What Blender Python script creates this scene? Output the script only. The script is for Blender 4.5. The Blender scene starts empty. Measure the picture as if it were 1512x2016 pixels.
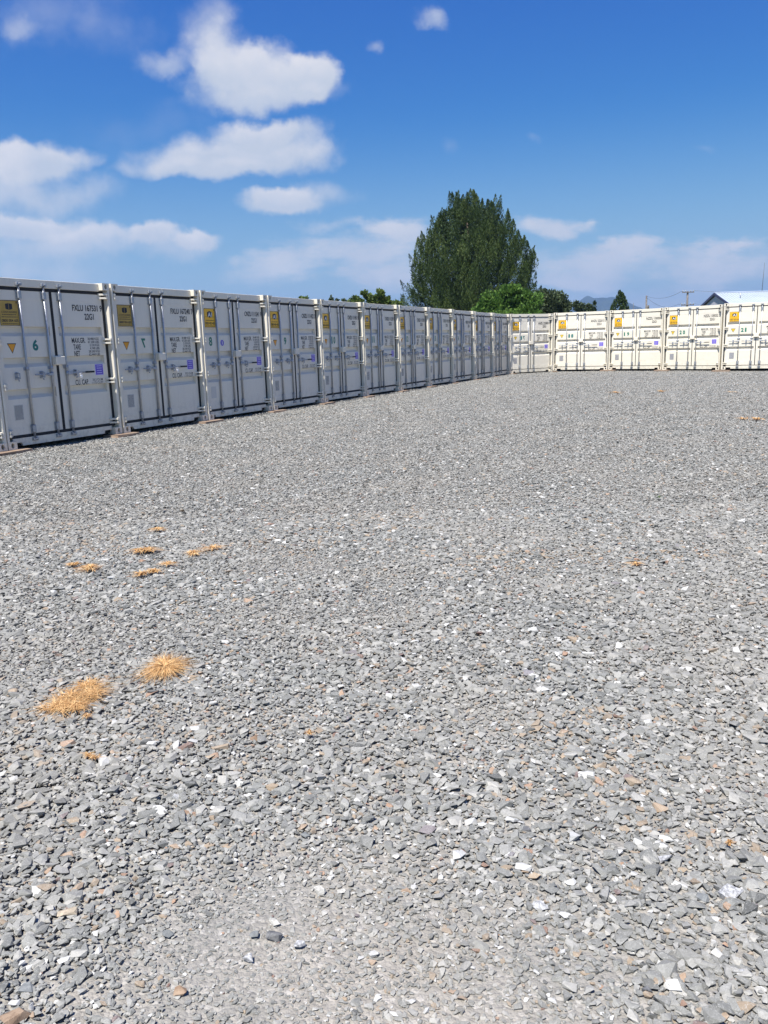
import bpy, bmesh, math, random
import numpy as np
from mathutils import Matrix, Vector, noise

random.seed(7); RNG = np.random.default_rng(11)
R = math.radians
S = bpy.context.scene
COL = S.collection

# ------------------------------------------------------------------ camera
FPX, PITCH, ROLL, CAMZ = 1615.5, R(11.5416), R(-1.6963), 1.4845     # focal length in photo pixels
CP, SP, CR, SR = math.cos(PITCH), math.sin(PITCH), math.cos(ROLL), math.sin(ROLL)
def ray(px, py):
    du, dv = px - 756, py - 1008
    u = du * CR + dv * SR; v = -du * SR + dv * CR
    x, fw, up = u / FPX, 1.0, -v / FPX
    return Vector((x, fw * CP + up * SP, -fw * SP + up * CP))
def at(px, py, Y):                       # point at real distance Y along the view
    d = ray(px, py); return Vector((0, 0, CAMZ)) + d * (Y / d.y)
def on_ground(px, py, z=0.0):
    d = ray(px, py); t = (z - CAMZ) / d.z; return Vector((d.x * t, d.y * t, z))
cam = bpy.data.cameras.new('camera'); camo = bpy.data.objects.new('camera', cam); COL.objects.link(camo)
cam.sensor_fit = 'VERTICAL'; cam.sensor_height = 24.0; cam.lens = FPX / 2016 * 24.0
cam.clip_start = 0.05; cam.clip_end = 30000
fwd = ray(756, 1008).normalized()
rt = (ray(757, 1008) - ray(756, 1008)).normalized(); upv = rt.cross(fwd).normalized()
camo.matrix_world = Matrix(((rt.x, upv.x, -fwd.x, 0), (rt.y, upv.y, -fwd.y, 0), (rt.z, upv.z, -fwd.z, CAMZ), (0, 0, 0, 1)))
S.camera = camo

# ------------------------------------------------------------------ light and exposure
SUN_EL, SUN_AZ = 62.0, -119.0             # azimuth: angle of the direction towards the sun, from +X
EXPOSURE = 0.80
sv = Vector((math.cos(R(SUN_AZ)) * math.cos(R(SUN_EL)), math.sin(R(SUN_AZ)) * math.cos(R(SUN_EL)), math.sin(R(SUN_EL))))
sun = bpy.data.lights.new('sun', 'SUN'); sun.energy = 5.0; sun.angle = R(0.53); sun.color = (1.0, 0.962, 0.91)
suno = bpy.data.objects.new('sun', sun); COL.objects.link(suno)
suno.rotation_euler = (-sv).to_track_quat('-Z', 'Y').to_euler(); suno.location = (0, 0, 60)
S.view_settings.view_transform = 'Standard'; S.view_settings.look = 'None'
S.view_settings.exposure = EXPOSURE; S.view_settings.gamma = 1.0; S.view_settings.use_curve_mapping = False

# ------------------------------------------------------------------ node helpers
class NT:
    def __init__(s, tree): s.t = tree; s.n = tree.nodes; s.l = tree.links
    def new(s, typ, **kw):
        n = s.n.new(typ)
        for k, v in kw.items():
            if k.startswith('i_'):
                key = k[2:]; key = int(key) if key.isdigit() else key.replace('_', ' ')
                s.put(n.inputs[key], v)
            else: setattr(n, k, v)
        return n
    def put(s, sock, v):
        if isinstance(v, bpy.types.NodeSocket): s.l.new(v, sock)
        else: sock.default_value = v
    def math(s, op, a, b=0.0, c=None, clamp=False):
        n = s.n.new('ShaderNodeMath'); n.operation = op; n.use_clamp = clamp
        s.put(n.inputs[0], a); s.put(n.inputs[1], b)
        if c is not None: s.put(n.inputs[2], c)
        return n.outputs[0]
    def mix(s, f, a, b, typ='MIX'):
        n = s.n.new('ShaderNodeMix'); n.data_type = 'RGBA'; n.blend_type = typ
        s.put(n.inputs[0], f); s.put(n.inputs[6], a); s.put(n.inputs[7], b); return n.outputs[2]
    def ramp(s, f, stops):
        n = s.n.new('ShaderNodeValToRGB'); cr = n.color_ramp
        while len(cr.elements) < len(stops): cr.elements.new(0.5)
        for e, (p, c) in zip(cr.elements, stops): e.position = p; e.color = (*c, 1) if len(c) == 3 else c
        s.put(n.inputs[0], f); return n.outputs[0]
    def smooth(s, v, a, b):
        n = s.n.new('ShaderNodeMapRange'); n.interpolation_type = 'SMOOTHSTEP'
        s.put(n.inputs[0], v); n.inputs[1].default_value = a; n.inputs[2].default_value = b; return n.outputs[0]
    def noise(s, vec, scale, detail=3, rough=0.5, dist=0.0):
        n = s.n.new('ShaderNodeTexNoise'); n.inputs['Scale'].default_value = scale; n.inputs['Detail'].default_value = detail
        n.inputs['Roughness'].default_value = rough; n.inputs['Distortion'].default_value = dist
        if vec is not None: s.l.new(vec, n.inputs['Vector'])
        return n

# ------------------------------------------------------------------ sky
world = bpy.data.worlds.new('World'); S.world = world; world.use_nodes = True
w = NT(world.node_tree); w.n.clear()
sky = w.new('ShaderNodeTexSky', sky_type='NISHITA', sun_disc=False)
sky.sun_elevation = R(SUN_EL); sky.sun_rotation = math.atan2(sv.x, sv.y)
sky.altitude = 0; sky.air_density = 1.0; sky.dust_density = 0.6; sky.ozone_density = 2.0
SKYS = 0.10
tc = w.new('ShaderNodeTexCoord')
sep = w.new('ShaderNodeSeparateXYZ'); w.l.new(tc.outputs['Generated'], sep.inputs[0])
sgm = w.new('ShaderNodeGamma', i_Color=sky.outputs[0]); sgm.inputs[1].default_value = 1.22
skycol = w.mix(1.0, sgm.outputs[0], (0.62, 0.80, 1.04, 1), 'MULTIPLY')
ssep = w.new('ShaderNodeSeparateColor', i_Color=skycol); scmb = w.new('ShaderNodeCombineColor')     # camera-like saturation of the clear sky
for i_, (k_, g_) in enumerate(((0.124, 1.90), (0.288, 1.25), (1.31, 0.50))):
    w.l.new(w.math('MULTIPLY', w.math('POWER', ssep.outputs[i_], g_), k_), scmb.inputs[i_])
skycol = scmb.outputs[0]
# clouds: soft bodies set by direction (x/y, z/y ahead), broken up by fractal noise
ysafe = w.math('MAXIMUM', sep.outputs[1], 0.05)
ca = w.math('DIVIDE', sep.outputs[0], ysafe); cb = w.math('DIVIDE', sep.outputs[2], ysafe)
comb = w.new('ShaderNodeCombineXYZ'); w.l.new(ca, comb.inputs[0]); w.l.new(cb, comb.inputs[1])
wn = w.noise(comb.outputs[0], 9.0, 8, 0.60)
wsub = w.new('ShaderNodeVectorMath', operation='SUBTRACT'); w.l.new(wn.outputs['Color'], wsub.inputs[0]); wsub.inputs[1].default_value = (0.5, 0.5, 0.5)
wscl = w.new('ShaderNodeVectorMath', operation='SCALE'); w.l.new(wsub.outputs[0], wscl.inputs[0]); wscl.inputs['Scale'].default_value = 0.066
wadd = w.new('ShaderNodeVectorMath', operation='ADD'); w.l.new(comb.outputs[0], wadd.inputs[0]); w.l.new(wscl.outputs[0], wadd.inputs[1])
fb = w.noise(comb.outputs[0], 20.0, 8, 0.60).outputs['Fac']
vor = w.new('ShaderNodeTexVoronoi', feature='F1', i_Vector=wadd.outputs[0]); vor.inputs['Scale'].default_value = 15; vor.inputs['Detail'].default_value = 1.5; vor.inputs['Roughness'].default_value = 0.55
billow = w.math('MULTIPLY_ADD', vor.outputs['Distance'], -0.75, 0.86)
fbp = w.math('ADD', w.math('MULTIPLY', fb, 0.55), w.math('MULTIPLY', billow, 0.45))
fb2 = w.noise(comb.outputs[0], 5.0, 5, 0.6).outputs['Fac']
strv = w.new('ShaderNodeVectorMath', operation='MULTIPLY'); w.l.new(comb.outputs[0], strv.inputs[0]); strv.inputs[1].default_value = (1, 2.6, 1)
fb3 = w.noise(strv.outputs[0], 9.0, 8, 0.62).outputs['Fac']
BL = [  # px, py, rx, ry, opacity, softness, noise strength
 (508,150,150,72,.97,.55,.55),(608,150,66,62,.99,.35,.5),(430,110,85,80,.82,.9,.7),(425,35,62,72,.66,1.1,.8),(318,112,62,34,.6,1.0,.8),
 (520,190,165,34,.8,.8,.4),
 (468,305,186,46,.96,.5,.4),(520,262,115,36,.96,.5,.45),(640,296,50,20,.4,1.0,.8),(400,330,150,26,.9,.7,.4),
 (545,402,80,32,.95,.4,.45),(620,385,92,30,.6,1.0,.6),
 (70,315,120,46,.93,.45,.5),(40,375,170,55,.75,.9,.6),(150,385,130,42,.45,1.0,.7),
 (50,445,130,28,.9,.45,.5),(110,480,190,38,.75,.9,.6),(40,530,220,40,.6,1.0,.6),(170,460,70,20,.75,.6,.6),
 (297,468,60,26,.93,.45,.5),(390,476,46,18,.93,.45,.5),(330,494,100,26,.6,.9,.5),
 (38,66,42,30,.42,.9,.7),(850,35,36,22,.62,.8,.7),(738,80,24,17,.38,.9,.8),(465,511,16,12,.4,.9,.6),
 (1055,266,16,11,.12,1.0,.8),(888,284,26,18,.12,1.0,.8),(1392,300,26,9,.12,1.0,.8),(110,40,240,90,.24,1.2,1.0),(300,240,200,60,.10,1.2,1.0),
]
WISP = [
 (1095,446,72,24,.62,.9,1.0),(1162,440,36,14,.6,.9,1.0),(1215,492,95,26,.8,.7,1.0),(1180,520,210,46,.5,1.0,1.0),
 (1455,490,85,22,.72,.7,1.0),(1420,530,180,36,.5,1.0,1.0),(780,455,95,30,.6,.8,1.0),(720,505,190,48,.6,1.0,1.0),
 (560,530,140,34,.4,1.0,1.0),(800,540,160,36,.6,1.0,1.0),(640,450,70,20,.3,1.0,1.0),(1130,560,70,14,.6,.9,1.0),(1280,590,260,40,.35,1.2,1.0),
]
def blobmask(items, nz, k):
    cur = None; hs = None
    for (px, py, rx, ry, op, soft, ns) in items:
        c = ray(px, py); ex = ray(px + rx, py); ey = ray(px, py - ry)
        a0, b0 = c.x / c.y, c.z / c.y
        sa = 1.0 / (ex.x / ex.y - a0); sb = 1.0 / (ey.z / ey.y - b0)
        s1 = w.new('ShaderNodeVectorMath', operation='SUBTRACT'); w.l.new(wadd.outputs[0], s1.inputs[0]); s1.inputs[1].default_value = (a0, b0, 0)
        s2 = w.new('ShaderNodeVectorMath', operation='MULTIPLY'); w.l.new(s1.outputs[0], s2.inputs[0]); s2.inputs[1].default_value = (sa, sb, 0)
        ln = w.new('ShaderNodeVectorMath', operation='LENGTH'); w.l.new(s2.outputs[0], ln.inputs[0])
        f = w.math('SUBTRACT', 1.36 if k < 3 else 1.22, ln.outputs['Value'])
        f = w.math('MULTIPLY_ADD', w.math('SUBTRACT', nz, 0.5), ns * k, f)
        m = w.math('MULTIPLY', w.smooth(f, 0.0, soft * 1.2), min(1.0, op * (1.9 if k > 3 else 1.0)))
        sx_ = w.new('ShaderNodeSeparateXYZ'); w.l.new(s2.outputs[0], sx_.inputs[0])
        hm_ = w.math('MULTIPLY', m, sx_.outputs[1])
        if cur is None: cur, hs = m, hm_
        else:
            cur = w.math('SUBTRACT', w.math('ADD', cur, m), w.math('MULTIPLY', cur, m)); hs = w.math('ADD', w.math('MULTIPLY', hs, w.math('SUBTRACT', 1.0, w.math('MULTIPLY', m, 0.6))), hm_)
    return cur, hs
puffy, hsum = blobmask(BL, fbp, 2.3); wispy, hs2 = blobmask(WISP, fb3, 3.1)
ahead = w.smooth(sep.outputs[1], 0.10, 0.25)
mask = w.math('SUBTRACT', w.math('ADD', puffy, wispy), w.math('MULTIPLY', puffy, wispy))
mask = w.math('MULTIPLY', mask, ahead)
# the same fair-weather cloud goes on round the rest of the sky
gn = w.noise(tc.outputs['Generated'], 3.2, 8, 0.6)
gen = w.math('MULTIPLY', w.smooth(gn.outputs['Fac'], 0.54, 0.68), w.math('MULTIPLY', w.math('SUBTRACT', 1.0, ahead), 0.8))
mask = w.math('ADD', mask, gen)
# thin pale band near the horizon
hz = w.math('MULTIPLY', w.smooth(sep.outputs[2], 0.26, 0.0), 0.66)
skycol = w.mix(hz, skycol, (2.35, 2.90, 4.0, 1))
shade = w.math('MULTIPLY_ADD', w.math('SUBTRACT', fb2, 0.5), 1.2, w.math('MULTIPLY_ADD', w.math('SUBTRACT', fbp, 0.5), 1.6, w.math('MULTIPLY_ADD', hsum, 0.75, 0.50)), clamp=True)
ccol = w.mix(shade, (3.5, 3.8, 4.4, 1), (4.8, 4.72, 4.95, 1))
allc = w.mix(mask, skycol, ccol)
bg = w.new('ShaderNodeBackground', i_Color=allc); bg.inputs['Strength'].default_value = SKYS
wo = w.new('ShaderNodeOutputWorld'); w.l.new(bg.outputs[0], wo.inputs['Surface'])

# ------------------------------------------------------------------ materials
def mat(name, base=None, rough=0.6, metal=0.0, build=None, spec=0.5):
    m = bpy.data.materials.new(name); m.use_nodes = True
    t = NT(m.node_tree); b = m.node_tree.nodes['Principled BSDF']
    b.inputs['Roughness'].default_value = rough; b.inputs['Metallic'].default_value = metal
    b.inputs['Specular IOR Level'].default_value = spec
    if base is not None: b.inputs['Base Color'].default_value = (*base, 1)
    if build: build(t, b)
    return m
def varied(c1, c2, scale, bump=0.0, bscale=None, detail=4, coord='Object'):
    def f(t, b):
        tcn = t.new('ShaderNodeTexCoord'); n = t.noise(tcn.outputs[coord], scale, detail, 0.6)
        fac = t.smooth(n.outputs['Fac'], 0.3, 0.7)
        t.l.new(t.mix(fac, (*c1, 1), (*c2, 1)), b.inputs['Base Color'])
        if bump:
            n2 = t.noise(tcn.outputs[coord], bscale or scale, 5, 0.6)
            bp = t.new('ShaderNodeBump', i_Height=n2.outputs['Fac']); bp.inputs['Strength'].default_value = bump; bp.inputs['Distance'].default_value = 0.01
            t.l.new(bp.outputs[0], b.inputs['Normal'])
    return f
def paint_build(c, dirt=(0.30, 0.25, 0.19), amount=0.35, rust=0.0):
    def f(t, b):
        tcn = t.new('ShaderNodeTexCoord'); geo = t.new('ShaderNodeNewGeometry')
        oi = t.new('ShaderNodeObjectInfo')
        off = t.new('ShaderNodeVectorMath', operation='ADD'); t.l.new(geo.outputs['Position'], off.inputs[0]); off.inputs[1].default_value = (0, 0, 0)
        n = t.noise(off.outputs[0], 1.3, 5, 0.6)
        col = t.mix(t.smooth(n.outputs['Fac'], 0.3, 0.7), (c[0]*0.95, c[1]*0.95, c[2]*0.96, 1), (*c, 1))
        fade = t.noise(off.outputs[0], 0.33, 2, 0.5).outputs['Fac']
        col = t.mix(t.math('MULTIPLY', t.smooth(fade, 0.4, 0.62), 0.55), col, (c[0]*0.93, c[1]*0.93, c[2]*0.99, 1))
        st = t.new('ShaderNodeVectorMath', operation='MULTIPLY'); t.l.new(geo.outputs['Position'], st.inputs[0]); st.inputs[1].default_value = (22, 22, 1.1)
        streak = t.noise(st.outputs[0], 1.0, 4, 0.65).outputs['Fac']
        sp = t.new('ShaderNodeSeparateXYZ'); t.l.new(geo.outputs['Position'], sp.inputs[0])
        low = t.smooth(sp.outputs[2], 0.75, 0.05)
        splash = t.math('MULTIPLY', low, t.smooth(t.noise(off.outputs[0], 9, 5, 0.7).outputs['Fac'], 0.42, 0.75))
        fac = t.math('ADD', t.math('MULTIPLY', t.smooth(streak, 0.52, 0.80), amount * 0.45), t.math('MULTIPLY', splash, amount), clamp=True)
        col = t.mix(fac, col, (*dirt, 1))
        if rust:
            rn = t.noise(off.outputs[0], 30, 4, 0.7).outputs['Fac']
            col = t.mix(t.math('MULTIPLY', t.smooth(rn, 0.66, 0.74), rust), col, (0.20, 0.09, 0.04, 1))
        t.l.new(col, b.inputs['Base Color'])
        bp = t.new('ShaderNodeBump', i_Height=t.noise(off.outputs[0], 3.5, 3, 0.5).outputs['Fac']); bp.inputs['Strength'].default_value = 0.5; bp.inputs['Distance'].default_value = 0.02
        t.l.new(bp.outputs[0], b.inputs['Normal'])
        t.l.new(t.math('MULTIPLY_ADD', n.outputs['Fac'], 0.25, 0.36), b.inputs['Roughness'])
    return f
CREAM = (0.76, 0.705, 0.575)
M = {}
M['cream'] = mat('cream_paint', build=paint_build(CREAM))
M['frame'] = mat('cream_frame_paint', build=paint_build((0.75, 0.695, 0.56), amount=0.5, rust=0.5))
M['galv'] = mat('galvanised_steel', rough=0.38, metal=0.55, build=varied((0.33, 0.345, 0.36), (0.43, 0.44, 0.455), 30))
M['galvd'] = mat('dull_zinc', rough=0.5, metal=0.6, build=varied((0.30, 0.32, 0.35), (0.44, 0.46, 0.49), 40))
M['rubber'] = mat('black_rubber', (0.012, 0.012, 0.013), 0.7)
M['dark'] = mat('cavity_shade_black', (0.02, 0.018, 0.016), 0.9)  # near-black colour standing for the shade inside holes and notches
M['black'] = mat('black_print', (0.022, 0.022, 0.025), 0.6)
M['white'] = mat('white_print', (0.75, 0.75, 0.75), 0.5)
M['padlock'] = mat('chromed_padlock', (0.85, 0.85, 0.87), 0.25, 0.6)
M['teal'] = mat('teal_vinyl', (0.015, 0.16, 0.145), 0.45)
M['green'] = mat('green_vinyl', (0.02, 0.17, 0.11), 0.45)
M['yellow'] = mat('yellow_sign', rough=0.4, build=varied((0.82, 0.44, 0.015), (0.86, 0.50, 0.02), 6))
M['ochre'] = mat('ochre_sign', rough=0.45, build=varied((0.42, 0.27, 0.05), (0.50, 0.33, 0.07), 6))
M['orange'] = mat('orange_print', (0.78, 0.33, 0.015), 0.45)
M['olivey'] = mat('mustard_print', (0.66, 0.46, 0.03), 0.45)
M['purple'] = mat('purple_label', (0.115, 0.075, 0.50), 0.4)
M['lilac'] = mat('lilac_print', (0.52, 0.48, 0.78), 0.4)
M['plate'] = mat('grey_plate', rough=0.35, metal=0.3, build=varied((0.22, 0.22, 0.26), (0.30, 0.30, 0.34), 60))
M['fade'] = mat('faded_label', (0.56, 0.54, 0.49), 0.5)
M['wood'] = mat('timber', rough=0.85, build=varied((0.19, 0.13, 0.09), (0.29, 0.215, 0.155), 9, 0.6, 40))
M['pole'] = mat('weathered_pole', rough=0.9, build=varied((0.10, 0.09, 0.085), (0.19, 0.17, 0.15), 4))
M['wire'] = mat('wire', (0.10, 0.11, 0.13), 0.6)
M['bark'] = mat('bark', rough=0.95, build=varied((0.08, 0.06, 0.045), (0.17, 0.13, 0.10), 5, 0.8, 20))
M['roof'] = mat('pale_metal_roof', rough=0.4, build=varied((0.37, 0.42, 0.49), (0.43, 0.48, 0.56), 1.5))
M['clad'] = mat('lilac_grey_cladding', rough=0.7, build=varied((0.48, 0.47, 0.54), (0.54, 0.53, 0.59), 3))
M['fascia'] = mat('navy_fascia', (0.045, 0.045, 0.10), 0.5)
M['glass'] = mat('window_glass', (0.03, 0.04, 0.05), 0.08)

def leaf_mat(name, dark, light, hue, trans=0.25):
    def f(t, b):
        at_ = t.new('ShaderNodeAttribute', attribute_name='tone')
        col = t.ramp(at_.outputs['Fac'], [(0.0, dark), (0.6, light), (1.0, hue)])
        t.l.new(col, b.inputs['Base Color'])
        tr = t.new('ShaderNodeBsdfTranslucent', i_Color=col)
        mx = t.new('ShaderNodeMixShader'); mx.inputs[0].default_value = trans
        out = t.n['Material Output']
        t.l.new(b.outputs[0], mx.inputs[1]); t.l.new(tr.outputs[0], mx.inputs[2]); t.l.new(mx.outputs[0], out.inputs['Surface'])
    return mat(name, rough=0.6, build=f, spec=0.25)
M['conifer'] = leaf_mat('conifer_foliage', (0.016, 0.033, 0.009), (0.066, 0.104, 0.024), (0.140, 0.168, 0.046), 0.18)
M['bright'] = leaf_mat('bright_foliage', (0.045, 0.100, 0.018), (0.105, 0.205, 0.035), (0.18, 0.28, 0.06), 0.35)
M['olive'] = leaf_mat('olive_foliage', (0.040, 0.060, 0.028), (0.080, 0.110, 0.048), (0.15, 0.175, 0.09), 0.25)
M['yellowgreen'] = leaf_mat('yellow_green_foliage', (0.045, 0.085, 0.018), (0.10, 0.15, 0.03), (0.20, 0.23, 0.06), 0.3)
M['straw'] = leaf_mat('dry_straw', (0.36, 0.19, 0.075), (0.60, 0.36, 0.15), (0.80, 0.58, 0.30), 0.2)
M['greenblade'] = leaf_mat('fresh_grass', (0.05, 0.10, 0.02), (0.10, 0.18, 0.04), (0.2, 0.25, 0.07), 0.2)

STONE_RAMP = [(0.0, (0.085, 0.087, 0.082)), (0.22, (0.148, 0.150, 0.141)), (0.50, (0.208, 0.208, 0.192)), (0.70, (0.270, 0.266, 0.246)),
              (0.80, (0.34, 0.330, 0.30)), (0.835, (0.46, 0.455, 0.435)), (0.88, (0.50, 0.495, 0.47)), (0.885, (0.22, 0.170, 0.12)), (0.95, (0.30, 0.235, 0.165)),
              (0.975, (0.32, 0.20, 0.13)), (0.988, (0.15, 0.085, 0.065)), (1.0, (0.19, 0.185, 0.20))]
def stone_mat(name, atype):
    def f(t, b):
        at_ = t.new('ShaderNodeAttribute', attribute_name='tone', attribute_type=atype)
        col = t.ramp(at_.outputs['Fac'], STONE_RAMP)
        geo = t.new('ShaderNodeNewGeometry')
        n = t.noise(geo.outputs['Position'], 140, 4, 0.65).outputs['Fac']
        big = t.noise(geo.outputs['Position'], 0.9, 3, 0.6).outputs['Fac']
        mott = t.math('MULTIPLY_ADD', n, 0.75, 0.62)
        cm = t.new('ShaderNodeCombineColor'); [t.l.new(mott, cm.inputs[i]) for i in range(3)]
        col = t.mix(1.0, col, cm.outputs[0], 'MULTIPLY')
        # pale quartz veins on some stones
        vein = t.noise(geo.outputs['Position'], 55, 3, 0.55, 1.5).outputs['Fac']
        vm = t.math('LESS_THAN', t.math('ABSOLUTE', t.math('SUBTRACT', vein, 0.5)), 0.008)
        col = t.mix(t.math('MULTIPLY', vm, 0.45), col, (0.5, 0.5, 0.48, 1))
        # dust that lies over the stones in places
        col = t.mix(t.math('MULTIPLY', t.smooth(big, 0.35, 0.75), 0.38), col, (0.285, 0.262, 0.225, 1))
        t.l.new(col, b.inputs['Base Color'])
        bp = t.new('ShaderNodeBump', i_Height=n); bp.inputs['Strength'].default_value = 0.5; bp.inputs['Distance'].default_value = 0.002
        t.l.new(bp.outputs[0], b.inputs['Normal'])
    return mat(name, rough=0.8, build=f, spec=0.3)
M['stone_i'] = stone_mat('gravel_stone', 'INSTANCER'); M['stone_g'] = stone_mat('gravel_stone_field', 'GEOMETRY')

# ------------------------------------------------------------------ object helpers
def link(name, me, parent=None, m=None, loc=None, rz=0.0):
    o = bpy.data.objects.new(name, me); COL.objects.link(o)
    if me is not None and m is not None and not me.materials:
        for x in (m if isinstance(m, (list, tuple)) else [m]): me.materials.append(x)
    if parent is not None: o.parent = parent
    if loc is not None: o.location = loc
    if rz: o.rotation_euler = (0, 0, rz)
    return o
def tag(o, label=None, cat=None, group=None, kind=None):
    if label: o['label'] = label
    if cat: o['category'] = cat
    if group: o['group'] = group
    if kind: o['kind'] = kind
    return o
def from_np(name, verts, faces, attr=None):
    """verts Nx3, faces MxK (all same K); attr per-face float 'tone'"""
    verts = np.asarray(verts, dtype=np.float32); faces = np.asarray(faces, dtype=np.int32)
    me = bpy.data.meshes.new(name); nf, k = faces.shape
    me.vertices.add(len(verts)); me.vertices.foreach_set('co', verts.ravel())
    me.loops.add(nf * k); me.loops.foreach_set('vertex_index', faces.ravel())
    me.polygons.add(nf); me.polygons.foreach_set('loop_start', np.arange(0, nf * k, k, dtype=np.int32))
    try: me.polygons.foreach_set('loop_total', np.full(nf, k, dtype=np.int32))
    except Exception: pass
    if attr is not None:
        a = me.attributes.new('tone', 'FLOAT', 'FACE'); a.data.foreach_set('value', np.asarray(attr, dtype=np.float32))
    me.update(calc_edges=True); me.polygons.foreach_set('use_smooth', np.zeros(nf, dtype=bool)); me.update(); return me
class MB:
    def __init__(s): s.bm = bmesh.new()
    def box(s, x0, x1, y0, y1, z0, z1, bev=0.0):
        bm = s.bm if bev == 0 else bmesh.new()
        vs = [bm.verts.new(p) for p in ((x0,y0,z0),(x1,y0,z0),(x1,y1,z0),(x0,y1,z0),(x0,y0,z1),(x1,y0,z1),(x1,y1,z1),(x0,y1,z1))]
        for q in ((0,3,2,1),(4,5,6,7),(0,1,5,4),(1,2,6,5),(2,3,7,6),(3,0,4,7)): bm.faces.new([vs[i] for i in q])
        if bev:
            bmesh.ops.bevel(bm, geom=bm.edges[:], offset=bev, segments=1, affect='EDGES', profile=0.5)
            s.merge(bm)
        return s
    def merge(s, bm):
        me = bpy.data.meshes.new('t'); bm.to_mesh(me); bm.free(); s.bm.from_mesh(me); bpy.data.meshes.remove(me)
    def tube(s, p0, p1, r0, r1=None, n=10, cap=True):
        r1 = r0 if r1 is None else r1
        p0, p1 = Vector(p0), Vector(p1); d = (p1 - p0).normalized()
        a = d.orthogonal().normalized(); b = d.cross(a)
        A = [s.bm.verts.new(p0 + (a * math.cos(2*math.pi*i/n) + b * math.sin(2*math.pi*i/n)) * r0) for i in range(n)]
        B = [s.bm.verts.new(p1 + (a * math.cos(2*math.pi*i/n) + b * math.sin(2*math.pi*i/n)) * r1) for i in range(n)]
        for i in range(n):
            f = s.bm.faces.new((A[i], A[(i+1)%n], B[(i+1)%n], B[i])); f.smooth = True
        if cap: s.bm.faces.new(A[::-1]); s.bm.faces.new(B)
        return s
    def poly(s, pts): s.bm.faces.new([s.bm.verts.new(p) for p in pts]); return s
    def prism(s, pts, y0, y1):           # outline in x,z extruded along y
        A = [s.bm.verts.new((x, y0, z)) for x, z in pts]; B = [s.bm.verts.new((x, y1, z)) for x, z in pts]; n = len(pts)
        s.bm.faces.new(A); s.bm.faces.new(B[::-1])
        for i in range(n): s.bm.faces.new((A[(i+1)%n], A[i], B[i], B[(i+1)%n]))
        return s
    def mesh(s, name):
        bmesh.ops.recalc_face_normals(s.bm, faces=s.bm.faces[:])
        me = bpy.data.meshes.new(name); s.bm.to_mesh(me); s.bm.free(); return me
_txt = {}
def text_pts(string, bold=0.0):
    key = (string, bold)
    if key not in _txt:
        cu = bpy.data.curves.new('t', 'FONT'); cu.body = string; cu.offset = bold; cu.resolution_u = 3
        ob = bpy.data.objects.new('t', cu); COL.objects.link(ob)
        dg = bpy.context.evaluated_depsgraph_get(); me = bpy.data.meshes.new_from_object(ob.evaluated_get(dg))
        v = np.empty(len(me.vertices) * 3); me.vertices.foreach_get('co', v); v = v.reshape(-1, 3)
        f = [tuple(p.vertices) for p in me.polygons]
        bpy.data.objects.remove(ob); bpy.data.curves.remove(cu); bpy.data.meshes.remove(me)
        _txt[key] = (v, f)
    return _txt[key]
def text_mesh(name, items, y=0.0):
    """items: (string, x0, x1, z0, z1, bold[, mirror]) laid on the plane y, facing -y"""
    V, F = [], []
    for it in items:
        s, x0, x1, z0, z1, bold = it[:6]; mir = len(it) > 6 and it[6]
        v, f = text_pts(s, bold); lo, hi = v.min(0), v.max(0); n0 = len(V)
        sx = (x1 - x0) / max(1e-6, hi[0] - lo[0]); sz = (z1 - z0) / max(1e-6, hi[1] - lo[1])
        for p in v:
            xx = (p[0] - lo[0]) * sx; xx = (x1 - xx) if mir else (x0 + xx)
            V.append((xx, y, z0 + (p[1] - lo[1]) * sz))
        for q in f: F.append(tuple(n0 + i for i in (q[::-1] if mir else q)))
    me = bpy.data.meshes.new(name); me.from_pydata(V, [], F); me.update(); return me
_cache = {}
def cached(key, fn):
    if key not in _cache: _cache[key] = fn()
    return _cache[key]

# ------------------------------------------------------------------ ground
def grass_build(t, b):
    geo = t.new('ShaderNodeNewGeometry'); n = t.noise(geo.outputs['Position'], 0.05, 5, 0.6).outputs['Fac']; n2 = t.noise(geo.outputs['Position'], 1.5, 5, 0.7).outputs['Fac']
    c = t.mix(t.smooth(n, 0.35, 0.65), (0.075, 0.10, 0.035, 1), (0.16, 0.15, 0.07, 1)); c = t.mix(t.smooth(n2, 0.3, 0.7), c, (0.06, 0.085, 0.03, 1))
    t.l.new(c, b.inputs['Base Color'])
M['field'] = mat('field_grass', rough=0.95, build=grass_build)
def dust_build(t, b):
    geo = t.new('ShaderNodeNewGeometry'); P = geo.outputs['Position']
    v = t.new('ShaderNodeTexVoronoi', i_Vector=P); v.inputs['Scale'].default_value = 75
    v2 = t.new('ShaderNodeTexVoronoi', i_Vector=P); v2.inputs['Scale'].default_value = 170
    n = t.noise(P, 1.1, 4, 0.6).outputs['Fac']; nf = t.noise(P, 260, 4, 0.7).outputs['Fac']
    c = t.mix(t.smooth(n, 0.3, 0.7), (0.25, 0.235, 0.205, 1), (0.37, 0.325, 0.265, 1))
    sepc = t.new('ShaderNodeSeparateColor', i_Color=v.outputs['Color'])
    chip = t.ramp(sepc.outputs[0], [(0.0, (0.13, 0.135, 0.135)), (0.5, (0.22, 0.22, 0.21)), (0.85, (0.30, 0.29, 0.27)), (1.0, (0.45, 0.44, 0.42))])
    c = t.mix(0.45, c, chip)
    t.l.new(c, b.inputs['Base Color'])
    h = t.math('ADD', t.math('MULTIPLY', v.outputs['Distance'], -0.8), t.math('ADD', t.math('MULTIPLY', v2.outputs['Distance'], -0.4), t.math('MULTIPLY', nf, 0.3)))
    bp = t.new('ShaderNodeBump', i_Height=h); bp.inputs['Strength'].default_value = 1.0; bp.inputs['Distance'].default_value = 0.006
    t.l.new(bp.outputs[0], b.inputs['Normal'])
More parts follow.
